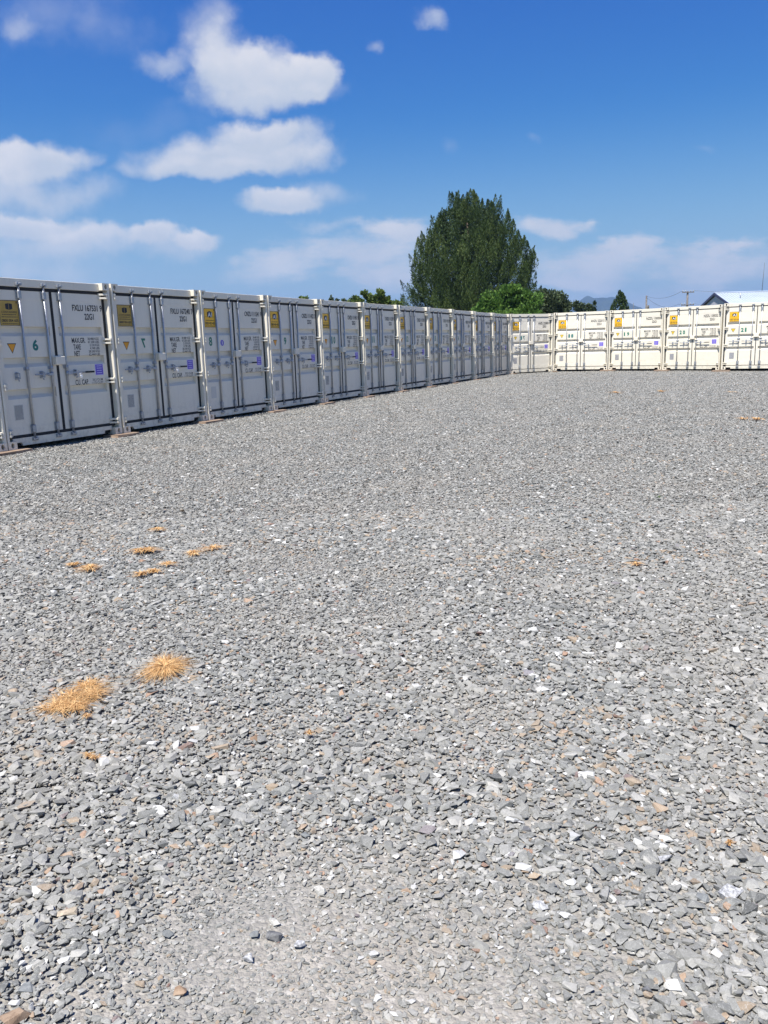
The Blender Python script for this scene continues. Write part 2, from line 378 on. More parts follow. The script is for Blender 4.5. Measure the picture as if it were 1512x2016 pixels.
M['dust'] = mat('compacted_dust', rough=0.95, build=dust_build)

mb = MB(); G = 4600
mb.poly([(-G,-G,0),(G,-G,0),(G,G,0),(-G,G,0)])
tag(link('ground', mb.mesh('ground'), m=M['field'], loc=(0,0,-0.03)), kind='structure')
# yard sheet, very slightly uneven
xs = np.linspace(-22, 34, 113); ys = np.linspace(-14, 50, 129)
V = np.array([(x, y, 0.004 + 0.010 * noise.noise(Vector((x*0.25, y*0.25, 3.1)))) for y in ys for x in xs])
nx = len(xs); F = [(j*nx+i, j*nx+i+1, (j+1)*nx+i+1, (j+1)*nx+i) for j in range(len(ys)-1) for i in range(nx-1)]
V[:, 2] -= 0.006
tag(link('gravel_yard', from_np('gravel_yard', V, F), m=M['dust']), kind='structure')

# ------------------------------------------------------------------ gravel: crushed stone, real chips
def hull_stone(flat):
    bm = bmesh.new(); n = random.randint(10, 15)
    for _ in range(n):
        while True:
            p = Vector((random.uniform(-1, 1), random.uniform(-1, 1), random.uniform(-1, 1)))
            if 0.70 < p.length < 1.02: break
        # angular slabs: push the points towards two flat faces
        bm.verts.new((p.x * 0.5, p.y * 0.5 * random.uniform(0.75, 0.85), math.copysign(min(abs(p.z), .5) ** 0.5, p.z) * flat * 0.5))
    r = bmesh.ops.convex_hull(bm, input=bm.verts[:])
    bad = list({e for e in r['geom_interior'] + r['geom_unused'] if isinstance(e, bmesh.types.BMVert)})
    bmesh.ops.delete(bm, geom=bad, context='VERTS')
    bmesh.ops.triangulate(bm, faces=bm.faces[:]); bmesh.ops.recalc_face_normals(bm, faces=bm.faces[:])
    bm.verts.ensure_lookup_table()
    v = np.array([q.co[:] for q in bm.verts]); f = np.array([[x.index for x in fc.verts] for fc in bm.faces]); bm.free()
    v[:, 0] *= 1.0 / np.ptp(v[:, 0]); v[:, 1] *= random.uniform(0.5, 0.85) / np.ptp(v[:, 1])
    v -= (v.max(0) + v.min(0)) / 2
    return v, f
NV = 26
STONES = [hull_stone(random.uniform(0.26, 0.60)) for _ in range(NV)]
NZ = {}
def vnoise(x, y, s, seed=0):            # cheap smooth value noise, vectorised
    rng = NZ.setdefault(seed, np.random.default_rng(seed + 100).random((64, 64)))
    X = np.asarray(x) * s; Y = np.asarray(y) * s; xi = np.floor(X).astype(int); yi = np.floor(Y).astype(int)
    fx = X - xi; fy = Y - yi; fx = fx*fx*(3-2*fx); fy = fy*fy*(3-2*fy)
    g = lambda a, b: rng[a % 64, b % 64]
    return (g(xi, yi)*(1-fx)+g(xi+1, yi)*fx)*(1-fy) + (g(xi, yi+1)*(1-fx)+g(xi+1, yi+1)*fx)*fy
def tone_of(n, rng):
    t = rng.random(n); base = np.clip(rng.normal(0.46, 0.18, n), 0.0, 0.79)
    return np.where(t < 0.80, base, np.where(t < 0.885, rng.uniform(0.70, 0.80, n), np.where(t < 0.915, rng.uniform(0.83, 0.88, n), np.where(t < 0.955, base, rng.uniform(0.885, 1.0, n)))))
def sizes(n, rng, med=0.0165, sg=0.50, lo=0.006, hi=0.062):
    return np.clip(np.exp(rng.normal(math.log(med), sg, n)), lo, hi)

# near field: every chip an instance of its own
NEAR_Y = 7.2
def near_points():
    rng = np.random.default_rng(5); A = 0; out = []
    n = 430000
    y = rng.uniform(0.9, NEAR_Y, n); x = rng.uniform(-5.2, 5.2, n)
    keep = np.abs(x) < 0.52 * y + 0.9
    x, y = x[keep], y[keep]; n = len(x)
    big = 0.6 * vnoise(x, y, 0.75, 1) + 0.4 * vnoise(x, y, 2.2, 2)
    # the drive-over strip in the foreground is worn to dust and fines
    worn = np.exp(-(((x + 0.12) / 0.42) ** 2 + ((y - 1.95) / 0.55) ** 2)) + 0.6 * np.exp(-(((x + 0.1 - 0.0) / 0.5) ** 2 + ((y - 2.9) / 0.35) ** 2))
    coarse = np.clip((big - 0.40) * 3.0 - worn * 0.55 + 0.5, 0, 1)
    coarse = np.clip(coarse + 0.45 * np.clip((x - 0.35) / 0.5, 0, 1) + 0.35 * np.clip((-x - 0.55) / 0.4, 0, 1), 0, 1)
    coarse = np.where(y > 3.2, np.clip(coarse + 0.20, 0, 1), coarse)
    s = sizes(n, rng)
    med = 0.0085 + 0.0100 * coarse
    s = np.clip(np.exp(rng.normal(np.log(med), 0.30 + 0.17 * coarse)), 0.0045, 0.060)
    keep = rng.random(n) < np.where(s > 0.03, 0.8, 1.0)
    x, y, s, coarse = x[keep], y[keep], s[keep], coarse[keep]; n = len(x)
    z = 0.001 + 0.10 * s + rng.uniform(0, 0.006, n) * coarse + 0.003 * coarse
    rot = np.stack([rng.normal(0, 0.17, n), rng.normal(0, 0.17, n), rng.uniform(0, 6.283, n)], 1)
    tone = tone_of(n, rng)
    warm = vnoise(x, y, 1.3, 9)
    tone = np.where((warm > 0.72) & (rng.random(n) < 0.10), rng.uniform(0.885, 0.965, n), tone)
    wk = np.exp(-(((x - 0.02) / 0.36) ** 2 + ((y - 1.95) / 0.5) ** 2)); tone = np.where((wk > 0.35) & (rng.random(n) < 0.05), rng.uniform(0.80, 0.86, n), tone)
    return np.stack([x, y, z], 1), s, rot, tone, rng.integers(0, NV, n)
Pn, Sn, Rn, Tn, In = near_points()
src = bpy.data.collections.new('gravel_chips')
for i, (v, f) in enumerate(STONES):
    me = from_np('chip', v, f); me.materials.append(M['stone_i']); o = bpy.data.objects.new('chip_%02d' % i, me); src.objects.link(o)
def gn_scatter(name, P, scl, rot, idx, tone, coll):
    me = bpy.data.meshes.new(name); me.vertices.add(len(P)); me.vertices.foreach_set('co', np.asarray(P, dtype=np.float32).ravel())
    def at_(nm, typ, data, key):
        a = me.attributes.new(nm, typ, 'POINT'); a.data.foreach_set(key, data)
    at_('scl', 'FLOAT', np.asarray(scl, dtype=np.float32), 'value'); at_('rotv', 'FLOAT_VECTOR', np.asarray(rot, dtype=np.float32).ravel(), 'vector')
    at_('idx', 'INT', np.asarray(idx, dtype=np.int32), 'value'); at_('tone', 'FLOAT', np.asarray(tone, dtype=np.float32), 'value')
    o = link(name, me)
    ng = bpy.data.node_groups.new(name, 'GeometryNodeTree')
    ng.interface.new_socket('Geometry', in_out='INPUT', socket_type='NodeSocketGeometry'); ng.interface.new_socket('Geometry', in_out='OUTPUT', socket_type='NodeSocketGeometry')
    g = NT(ng); gi = g.new('NodeGroupInput'); go = g.new('NodeGroupOutput')
    ci = g.new('GeometryNodeCollectionInfo'); ci.inputs[0].default_value = coll; ci.inputs['Separate Children'].default_value = True; ci.inputs['Reset Children'].default_value = True
    def na(nm, dt):
        n = g.new('GeometryNodeInputNamedAttribute', data_type=dt); n.inputs[0].default_value = nm; return n.outputs['Attribute']
    mp = g.new('GeometryNodeMeshToPoints'); g.l.new(gi.outputs[0], mp.inputs[0])
    ip = g.new('GeometryNodeInstanceOnPoints'); g.l.new(mp.outputs[0], ip.inputs['Points']); g.l.new(ci.outputs[0], ip.inputs['Instance'])
    ip.inputs['Pick Instance'].default_value = True; g.l.new(na('idx', 'INT'), ip.inputs['Instance Index'])
    er = g.new('FunctionNodeEulerToRotation'); g.l.new(na('rotv', 'FLOAT_VECTOR'), er.inputs[0]); g.l.new(er.outputs[0], ip.inputs['Rotation'])
    g.l.new(na('scl', 'FLOAT'), ip.inputs['Scale']); g.l.new(ip.outputs[0], go.inputs[0])
    md = o.modifiers.new('scatter', 'NODES'); md.node_group = ng
    return o
tag(gn_scatter('gravel', Pn, Sn, Rn, In, Tn, src), 'loose grey crushed stone in the foreground, nearest the viewer', 'gravel', kind='stuff')

# far field: square metres of chips, turned and mixed
def tile(seed):
    rng = np.random.default_rng(seed); n = 3500
    s = sizes(n, rng, 0.0172, 0.45, 0.008, 0.055); ii = rng.integers(0, NV, n); rz = rng.uniform(0, 6.283, n); tx, ty = rng.normal(0, 0.18, n), rng.normal(0, 0.18, n)
    px, py = rng.uniform(-0.5, 0.5, n), rng.uniform(-0.5, 0.5, n); pz = 0.001 + 0.12 * s + rng.uniform(0, 0.009, n); tn = tone_of(n, rng)
    VV, FF, TT, off = [], [], [], 0
    for k in range(NV):
        v, f = STONES[k]; sel = np.where(ii == k)[0]
        for q in sel:
            p = v * s[q]; z = p[:, 2] + p[:, 0] * tx[q] + p[:, 1] * ty[q]; c, sn = math.cos(rz[q]), math.sin(rz[q])
            VV.append(np.stack([p[:, 0]*c - p[:, 1]*sn + px[q], p[:, 0]*sn + p[:, 1]*c + py[q], z + pz[q]], 1)); FF.append(f + off); off += len(v)
            TT.append(np.full(len(f), tn[q]))
    me = from_np('gravel_tile', np.concatenate(VV), np.concatenate(FF), np.concatenate(TT)); me.materials.append(M['stone_g']); return me
tcoll = bpy.data.collections.new('gravel_tiles')
NT_ = 6
for i in range(NT_):
    tcoll.objects.link(bpy.data.objects.new('tile_%d' % i, tile(50 + i)))
LP0, LDIR = Vector((-5.709, 12.532)), Vector((math.cos(R(65.2)), math.sin(R(65.2))))
pts = []
for ty in np.arange(NEAR_Y + 0.46, 41.5, 0.98):
    for tx in np.arange(-16, 27, 0.98):
        if abs(tx) > 0.60 * ty + 2.5: continue
        d = (Vector((tx, ty)) - LP0); side = d.x * LDIR.y - d.y * LDIR.x          # + is the yard side of the left row
        if side < -1.3: continue
        if ty > 39.5 or (tx > 9 and ty > 38.5 - 0.82 * (tx - 9) + 1.5): continue
        pts.append((tx, ty))
# flanks of the near field, outside the picture but under a sidestep
for ty in np.arange(0.5, NEAR_Y, 0.98):
    for tx in np.arange(-7, 8, 0.98):
        if 0.52 * ty + 0.9 + 0.2 < abs(tx) < 0.52 * ty + 2.6: pts.append((tx, ty))
n = len(pts); rg = np.random.default_rng(3)
P = np.array([(x + rg.uniform(-.02, .02), y + rg.uniform(-.02, .02), 0.0) for x, y in pts])
rot = np.stack([np.zeros(n), np.zeros(n), rg.integers(0, 4, n) * math.pi / 2], 1)
tag(gn_scatter('gravel', P, np.ones(n), rot, rg.integers(0, NT_, n), np.zeros(n), tcoll), 'grey gravel spread over the yard up to the containers', 'gravel', kind='stuff')

# ------------------------------------------------------------------ shipping container
W, H, L = 2.438, 2.591, 6.058
YH = 0.085            # header and sill stand this far behind the corner castings
YD = 0.105            # door skin
def corrugated(length, height, pitch=0.276, depth=0.036):     # sheet in x (length), z (height), corrugation in y
    prof = []; x = 0.0
    while x < length - 1e-6:
        for dx, y in ((0, 0), (0.072, 0), (0.138, depth), (0.21, depth)):
            if x + dx < length: prof.append((x + dx, y))
        x += pitch
    prof.append((length, 0)); m_ = MB(); a = [m_.bm.verts.new((x, y, 0)) for x, y in prof]; b = [m_.bm.verts.new((x, y, height)) for x, y in prof]
    for i in range(len(prof) - 1): m_.bm.faces.new((a[i], a[i+1], b[i+1], b[i]))
    return m_
def side_mesh():
    m_ = corrugated(L - 0.30, H - 0.24); me = m_.mesh('side_wall'); me.transform(Matrix.Translation((0, 0.15, 0.16)) @ Matrix.Rotation(R(90), 4, 'Z')); return me
def roof_mesh():
    m_ = corrugated(L - 0.30, W - 0.10, 0.209, 0.02); me = m_.mesh('roof')
    me.transform(Matrix.Translation((W - 0.05, 0.15, H - 0.05)) @ Matrix.Rotation(R(90), 4, 'Z') @ Matrix.Rotation(R(-90), 4, 'X') @ Matrix.Scale(-1, 4, (0, 0, 1)))
    return me
def end_mesh():
    m_ = corrugated(W - 0.16, H - 0.24); me = m_.mesh('end_wall'); me.transform(Matrix.Translation((0.08, L - 0.05, 0.14))); return me
RIBS = (1.785, 1.312, 0.828)          # z of rib centres
def door_mesh(x0, x1, z1=2.405):
    m_ = MB(); bm = m_.bm; z0 = 0.195 - (z1 - 2.405); a, b = x0 + 0.075, x1 - 0.055
    prof = [(z0, 0), (0.305, 0), (0.307, 0.0025)]
    for zc in sorted(RIBS): prof += [(zc - 0.075, 0.0025), (zc - 0.020, 0.066), (zc + 0.066, 0.066), (zc + 0.074, 0.0025)]
    prof += [(2.262, 0.0025), (2.264, 0), (z1, 0)]
    A = [bm.verts.new((a, YD + y, z)) for z, y in prof]; B = [bm.verts.new((b, YD + y, z)) for z, y in prof]
    A0 = [bm.verts.new((a, YD, z)) for z, y in prof]; B0 = [bm.verts.new((b, YD, z)) for z, y in prof]
    L0 = [bm.verts.new((x0, YD, z)) for z, y in prof]; R0 = [bm.verts.new((x1, YD, z)) for z, y in prof]
    for i in range(len(prof) - 1):
        bm.faces.new((A[i], B[i], B[i+1], A[i+1]))
        bm.faces.new((L0[i], A0[i], A0[i+1], L0[i+1])); bm.faces.new((B0[i], R0[i], R0[i+1], B0[i+1]))
        if prof[i][1] or prof[i+1][1]:
            bm.faces.new((A0[i], A[i], A[i+1], A0[i+1])); bm.faces.new((B[i], B0[i], B0[i+1], B[i+1]))
    yb = YD + 0.08
    for (p, q) in (((x0, z0), (x1, z0)), ((x1, z0), (x1, z1)), ((x1, z1), (x0, z1)), ((x0, z1), (x0, z0))):
        m_.poly([(p[0], YD, p[1]), (q[0], YD, q[1]), (q[0], yb, q[1]), (p[0], yb, p[1])])
    bmesh.ops.remove_doubles(bm, verts=bm.verts[:], dist=1e-5)
    bmesh.ops.dissolve_degenerate(bm, dist=1e-5, edges=bm.edges[:])
    me = bpy.data.meshes.new('door'); bm.normal_update()
    bmesh.ops.recalc_face_normals(bm, faces=bm.faces[:]); bm.to_mesh(me); bm.free(); return me
def casting_mesh(bottom):
    # box with an oval hole in the front face, built as a faceted ring round the hole
    m_ = MB(); w_, h_, d_ = 0.162, 0.118, 0.178
    n = 16; ins = []; out = []
    for i in range(n):
        t = 2 * math.pi * i / n + math.pi / n; c, s = math.cos(t), math.sin(t)
        ins.append((w_/2 + 0.029 * c, h_/2 + 0.042 * s))
        k = 1.0 / max(abs(c) / (w_/2), abs(s) / (h_/2)); out.append((w_/2 + c * k, h_/2 + s * k))
    corners = [(0, 0), (w_, 0), (w_, h_), (0, h_)]
    bm = m_.bm
    I = [bm.verts.new((x, 0, z)) for x, z in ins]; O = [bm.verts.new((x, 0, z)) for x, z in out]; D = [bm.verts.new((x, 0.05, z)) for x, z in ins]
    for i in range(n):
        j = (i + 1) % n
        (xa, za), (xb, zb) = out[i], out[j]
        cs = [c for c in corners if min(xa, xb) - 1e-6 <= c[0] <= max(xa, xb) + 1e-6 and min(za, zb) - 1e-6 <= c[1] <= max(za, zb) + 1e-6]
        if cs and abs(xa - xb) > 1e-6 and abs(za - zb) > 1e-6:
            c = bm.verts.new((cs[0][0], 0, cs[0][1])); bm.faces.new((I[i], O[i], c, O[j], I[j]))
        else: bm.faces.new((I[i], O[i], O[j], I[j]))
        f = bm.faces.new((I[j], D[j], D[i], I[i]))
    f = bm.faces.new(D[::-1]); f.material_index = 1  # back of the hole coloured near-black as its shade
    x0, x1, z0, z1 = 0, w_, 0, h_
    for q in (((x0,0,z0),(x0,d_,z0),(x1,d_,z0),(x1,0,z0)), ((x0,0,z1),(x1,0,z1),(x1,d_,z1),(x0,d_,z1)), ((x0,0,z0),(x0,0,z1),(x0,d_,z1),(x0,d_,z0)), ((x1,0,z0),(x1,d_,z0),(x1,d_,z1),(x1,0,z1)), ((x0,d_,z0),(x0,d_,z1),(x1,d_,z1),(x1,d_,z0))):
        m_.poly(q)
    me = bpy.data.meshes.new('corner_casting'); bm.to_mesh(me); bm.free(); me.materials.append(M['frame']); me.materials.append(M['dark']); return me
def post_mesh(flip):
    m_ = MB(); pts = [(0.0, 0.006), (0.034, 0.006), (0.044, 0.010), (0.050, 0.020), (0.050, 0.16), (0.0, 0.16)]
    if flip: pts = [(W - x, y) for x, y in pts][::-1]
    A = [m_.bm.verts.new((x, y, 0.118)) for x, y in pts]; B = [m_.bm.verts.new((x, y, H - 0.118)) for x, y in pts]; n = len(pts)
    for i in range(n): m_.bm.faces.new((A[i], A[(i+1)%n], B[(i+1)%n], B[i]))
    m_.bm.faces.new(A[::-1]); m_.bm.faces.new(B); return m_.mesh('corner_post')
def header_mesh():
    m_ = MB(); m_.box(0.163, W - 0.163, YH, 0.175, 2.455, 2.580, 0.004); m_.box(0.052, W - 0.052, 0.162, 0.17, 2.40, 2.46); return m_.mesh('header_beam')
def sill_mesh():
    m_ = MB(); m_.prism([(0.162, 0.150), (0.162, 0.082), (0.330, 0.082), (0.345, 0.030), (W-0.345, 0.030), (W-0.330, 0.082), (W-0.162, 0.082), (W-0.162, 0.150)], YH, 0.16)
    m_.box(0.165, W - 0.165, 0.162, 0.20, 0.075, 0.148); return m_.mesh('sill_beam')
def notch_shade_mesh():
    m_ = MB(); m_.box(0.162, 0.345, 0.13, 0.14, 0.025, 0.082); m_.box(W-0.345, W-0.162, 0.13, 0.14, 0.025, 0.082); return m_.mesh('pocket')  # dark sheets added behind the sill notches to stand for the shade there
def gasket_mesh(x0, x1, zt=2.402):
    m_ = MB(); y0, y1 = YD - 0.003, YD + 0.045; zb = 0.198 - (zt - 2.402); sg = 0.0245 if zt < 2.41 else 0.0115
    xa = 0.052 if x0 < 0.5 else x0 - sg; xb = x1 + sg if x0 < 0.5 else W - 0.052
    m_.box(xa, xb, y0, y1, zt, 2.453); m_.box(xa, xb, y0, y1, 0.152, zb)
    m_.box(xa, x0 + 0.002, y0, y1, zb, zt); m_.box(x1 - 0.002, xb, y0, y1, zb, zt); return m_.mesh('gasket')
XR = (0.585, 1.065, 1.385); SEAM = 1.217
def rod_mesh(): return MB().tube((0, 0.083, 0.115), (0, 0.083, 2.50), 0.0185, n=12).mesh('lock_rod')
def bracket_mesh(z0, z1):
    m_ = MB(); m_.box(-0.050, 0.050, YD - 0.012, YD - 0.002, z0, z1, 0.003)
    m_.box(-0.032, 0.032, 0.057, YD - 0.012, z0 + 0.012, z1 - 0.012, 0.006)
    for sx in (-0.041, 0.041):
        for z in (z0 + 0.02, z1 - 0.02): m_.tube((sx, YD - 0.012, z), (sx, YD - 0.02, z), 0.007, n=6)
    return m_.mesh('rod_bracket')
def mid_bracket_mesh():
    m_ = MB(); m_.box(-0.055, 0.055, YD - 0.010, YD, 1.185, 1.235, 0.003); m_.tube((0, 0.083, 1.185), (0, 0.083, 1.235), 0.028, n=10); return m_.mesh('rod_bracket')
def keeper_mesh(z, up):
    m_ = MB(); s = 1 if up else -1
    m_.box(-0.050, -0.020, 0.048, YH - 0.002, z - 0.022, z + 0.022, 0.004); m_.box(0.020, 0.050, 0.048, YH - 0.002, z - 0.022, z + 0.022, 0.004)
    m_.box(-0.018, 0.018, 0.044, YH - 0.004, z - 0.012, z + 0.012, 0.003); m_.box(-0.055, 0.055, YH - 0.008, YH - 0.002, z - 0.030, z + 0.030); return m_.mesh('cam_keeper')
def handle_mesh(sgn, ln):
    m_ = MB(); m_.box(min(0, sgn*0.10), max(0, sgn*0.10), 0.049, 0.067, 1.085, 1.130, 0.004)      # hub plate at the rod
    m_.tube((0, 0.083, 1.07), (0, 0.083, 1.145), 0.026, n=10)
    m_.tube((sgn*0.09, 0.058, 1.108), (sgn*ln, 0.050, 1.112), 0.0115, n=8)
    return m_.mesh('handle')
def latch_mesh(sgn, off):
    m_ = MB(); c = sgn * off
    m_.box(c - 0.030, c + 0.030, YD - 0.008, YD, 1.05, 1.165, 0.003)
    m_.box(c - 0.014, c + 0.014, 0.040, YD - 0.008, 1.070, 1.090, 0.003)
    m_.box(c - 0.010, c + 0.022, 0.036, 0.048, 1.06, 1.15, 0.004); m_.tube((c, 0.048, 1.15), (c, YD - 0.006, 1.15), 0.010, n=8)
    m_.tube((c + 0.015*sgn, 0.042, 1.05), (c - 0.012*sgn, 0.068, 1.03), 0.010, n=6)
    return m_.mesh('handle_latch')
def grip_mesh(): return MB().box(0.36, 0.57, 0.038, 0.060, 1.097, 1.127, 0.006).mesh('handle_grip')
def lockbox_mesh():
    m_ = MB(); m_.box(1.135, 1.325, 0.026, 0.090, 1.255, 1.385, 0.006); m_.box(1.12, 1.235, 0.090, YD - 0.004, 1.245, 1.395, 0.003); return m_.mesh('lock_box')
def hinge_mesh(flip, z):
    m_ = MB(); q = [(0.012, 0.150), ]
    for dz in (-0.030, 0.030):
        pts = [(0.052, 0.012, ), (0.062, -0.006), (0.085, -0.006), (0.185, YD - 0.014), (0.185, YD - 0.004), (0.06, YD - 0.004), (0.052, 0.05)]
        if flip: pts = [(W - x, y) for x, y in pts]
        A = [m_.bm.verts.new((x, y, z + dz - 0.015)) for x, y in pts]; B = [m_.bm.verts.new((x, y, z + dz + 0.015)) for x, y in pts]; n = len(pts)
        for i in range(n): m_.bm.faces.new((A[i], A[(i+1)%n], B[(i+1)%n], B[i]))
        m_.bm.faces.new(A); m_.bm.faces.new(B)
    xx = W - 0.070 if flip else 0.070
    m_.tube((xx, 0.014, z - 0.055), (xx, 0.014, z + 0.055), 0.011, n=8)
    return m_.mesh('hinge')
def rail_mesh():
    m_ = MB()
    for x0, x1 in ((0.002, 0.062), (W - 0.062, W - 0.002)):
        m_.box(x0, x1, 0.182, L - 0.182, H - 0.09, H - 0.01); m_.box(x0, x1, 0.182, L - 0.182, 0.03, 0.155)
    for x0 in (0.0, W - 0.08): m_.box(x0, x0 + 0.08, L - 0.08, L - 0.002, 0.12, H - 0.12)
    m_.box(0.165, W - 0.165, L - 0.06, L - 0.004, 0.03, 0.14); m_.box(0.165, W - 0.165, L - 0.06, L - 0.004, H - 0.11, H - 0.012)
    return m_.mesh('frame_rails')
def floor_mesh(): return MB().box(0.07, W - 0.07, 0.20, L - 0.10, 0.14, 0.165).mesh('floor')
def bars(name, rows, y):               # small printed strokes too fine to read
    m_ = MB()
    for x0, x1, z, h in rows: m_.poly([(x0, y, z), (x1, y, z), (x1, y, z + h), (x0, y, z + h)])
    me = bpy.data.meshes.new(name); m_.bm.to_mesh(me); m_.bm.free(); return me
def words(rng, x0, x1, z, h, wmin=0.012, wmax=0.05, gap=0.007):
    out = []; x = x0
    while x < x1 - 0.008:
        e = min(x1, x + rng.uniform(wmin, wmax)); out.append((x, e, z, h)); x = e + gap
    return out
YP = YD + 0.0025        # decals sit 1.5 mm off the inset panel
def sign_mesh(): return MB().box(0.205, 0.565, YP - 0.004, YP - 0.001, 1.870, 2.250).mesh('yellow_sign')
def border_rows(x0, x1, z0, z1, t): return [(x0, x1, z0, t), (x0, x1, z1 - t, t), (x0, x0 + t, z0, z1 - z0), (x1 - t, x1, z0, z1 - z0)]
SY = YP - 0.0055
def sign_print(kind):
    rg_ = random.Random(3); rows = border_rows(0.207, 0.563, 1.872, 2.248, 0.007)
    if kind == 'box':
        rows += words(rg_, 0.25, 0.52, 2.030, 0.010, .02, .05) + words(rg_, 0.24, 0.53, 1.995, 0.010, .02, .05) + words(rg_, 0.24, 0.54, 1.893, 0.010, .02, .04)
        a = bars('t', rows, SY); b = text_mesh('t', [('CONTAINERS', 0.24, 0.53, 2.058, 2.088, 0.01), ('0800 004 605', 0.235, 0.542, 1.925, 1.968, 0.02)], SY)
        m_ = MB(); m_.bm.from_mesh(a); m_.bm.from_mesh(b)
        m_.poly([(0.325, SY, 2.12), (0.385, SY, 2.105), (0.385, SY, 2.205), (0.325, SY, 2.195)]); m_.poly([(0.392, SY, 2.105), (0.452, SY, 2.12), (0.452, SY, 2.195), (0.392, SY, 2.205)])
    else:
        rows += [(0.225, 0.548, 2.078, 0.006)] + words(rg_, 0.25, 0.53, 2.005, 0.013, .02, .06) + words(rg_, 0.235, 0.54, 1.893, 0.013, .03, .06)
        a = bars('t', rows, SY); b = text_mesh('t', [('0800 400 400', 0.230, 0.546, 1.925, 1.980, 0.02)], SY)
        m_ = MB(); m_.bm.from_mesh(a); m_.bm.from_mesh(b)
        m_.poly([(0.305, SY, 2.095), (0.385, SY, 2.062), (0.475, SY, 2.095), (0.475, SY, 2.175), (0.385, SY, 2.20), (0.305, SY, 2.175)][::1])
    m_.poly([(0.525, SY, 2.205), (0.545, SY, 2.205), (0.545, SY, 2.232), (0.525, SY, 2.232)])
    me = bpy.data.meshes.new('sign_print'); m_.bm.to_mesh(me); m_.bm.free(); return me
def a1_mesh(): return text_mesh('sign_logo', [('A1', 0.330, 0.460, 2.085, 2.172, 0.03)], SY - 0.001)
def tri_mesh(s, y):
    cx, zt = 0.365, 1.605
    return MB().prism([(cx - 0.085*s, zt), (cx, zt - 0.155*s), (cx + 0.085*s, zt)], y, y + 0.0012).mesh('warning_triangle')
def placard_mesh(): return MB().box(2.045, 2.215, YP - 0.003, YP - 0.001, 1.055, 1.225, 0.0).mesh('purple_label')
def placard_rim(): return MB().box(2.035, 2.225, YP - 0.0016, YP - 0.0003, 1.045, 1.235, 0.0).mesh('label_border')
def placard_text():
    rg_ = random.Random(5); rows = []
    for z in (1.195, 1.158, 1.118, 1.078): rows += words(rg_, 2.07, 2.19, z, 0.013, .02, .05, .004)
    return bars('label_text', rows, YP - 0.0042)
def plate_mesh(): return MB().box(0.27, 0.44, YP - 0.003, YP - 0.001, 0.425, 0.665, 0.0).mesh('data_plate')
def plate_text():
    rg_ = random.Random(8); rows = []
    for k in range(15): rows += words(rg_, 0.28, 0.43, 0.645 - k * 0.0146, 0.006, .008, .03, .005)
    return bars('plate_text', rows, YP - 0.004)
def weights_mesh(variant):
    y = YP - 0.0015; a, b = {0: ('30.480', '67.200'), 1: ('30.480', '67.200')}[variant % 2], None
    T_ = [('MAX.GR.', 1.575, 1.875, 1.594, 1.682, 0.02), ('TARE', 1.600, 1.760, 1.486, 1.574, 0.02), ('NET', 1.605, 1.730, 1.378, 1.466, 0.02)]
    L_ = ['30.480 KGS', '67.200 LBS', '2.150 KGS', '4.740 LBS', '28.330 KGS', '62.460 LBS']
    for k, s in enumerate(L_):
        z = 1.642 - k * 0.0525; x0 = 1.93 if len(s) > 9 else 1.965; T_.append((s, x0, 2.185, z, z + 0.041, 0.014))
    return text_mesh('weight_lettering', T_, y)
def capacity_mesh():
    y = YP - 0.0015
    return text_mesh('capacity_lettering', [('CU. CAP.', 1.565, 1.865, 0.900, 0.990, 0.02), ('33.2 CU.M', 1.955, 2.19, 0.952, 0.992, 0.014), ('1.172 CU.FT', 1.935, 2.20, 0.900, 0.940, 0.014)], y)

INFO = {  # id lettering, number, sign kind
 5: ('FXLU 167502 7', '5', 'box'), 6: ('FXLU 167531 9', '6', 'box'), 7: ('FXLU 167240 7', '7', 'box'), 8: ('CNZU 111541 9', '8', 'a1'), 9: ('CNZU 111422 2', '9', 'a1'),
 10: ('CNZU 111451 5', '10', 'a1'), 11: ('CNZU 111339 5', '11', 'a1'), 12: ('CNZU 111335 1', '12', 'a1'), 13: ('CNZU 111512 8', '13', 'a1'), 14: ('CNZU 111547 2', '14', 'a1'),
 15: ('CNZU 111521 4', '15', 'a1'), 16: ('CNZU 111530 6', '16', 'a1'), 17: ('ANZU 222009 8', '17', 'a1'), 18: ('ANZU 222015 0', '18', 'a1'), 19: ('NZZU 100000', '19', 'a1'),
 20: ('NZZU 100032 2', '20', 'a1'), 21: ('NZZU 100045 0', '21', 'a1')}
LABELS = {
 5: 'shaded container cut off at the left edge of the photo, only its right corner showing',
 6: 'shaded container with a green 6, nearest one in full view',
 7: 'shaded container with a mirrored green 7 and a dull ochre sign',
 8: 'shaded container with a green 8 beside a round blue sticker, no warning triangle',
 9: 'shaded container with a single green 9, a tiny treetop peeping over its middle',
 10: 'shaded container with a green 10, left of the yellow green tree',
 11: 'shaded container with a green 11, the yellow green tree right behind it',
 12: 'shaded container with a green 12 under the lowest left branches of the big conifer',
 13: 'shaded container with a dark 13 below the middle of the big conifer',
 14: 'shaded container with a dark 14, third from the end of the shaded row',
 15: 'narrow looking shaded container with a 15, last but one of its row',
 16: 'last container of the shaded row, touching the sunlit corner one',
 17: 'sunlit container with a teal 1 and mirrored 7 in the corner of the yard',
 18: 'sunlit container with a teal 18 below the olive bush and small loose tree',
 19: 'sunlit container with a green 19 below the small cone shaped conifer',
 20: 'sunlit container with a green 20 below the pole with crossarms',
 21: 'sunlit container with a green 21 cut off by the right edge'}
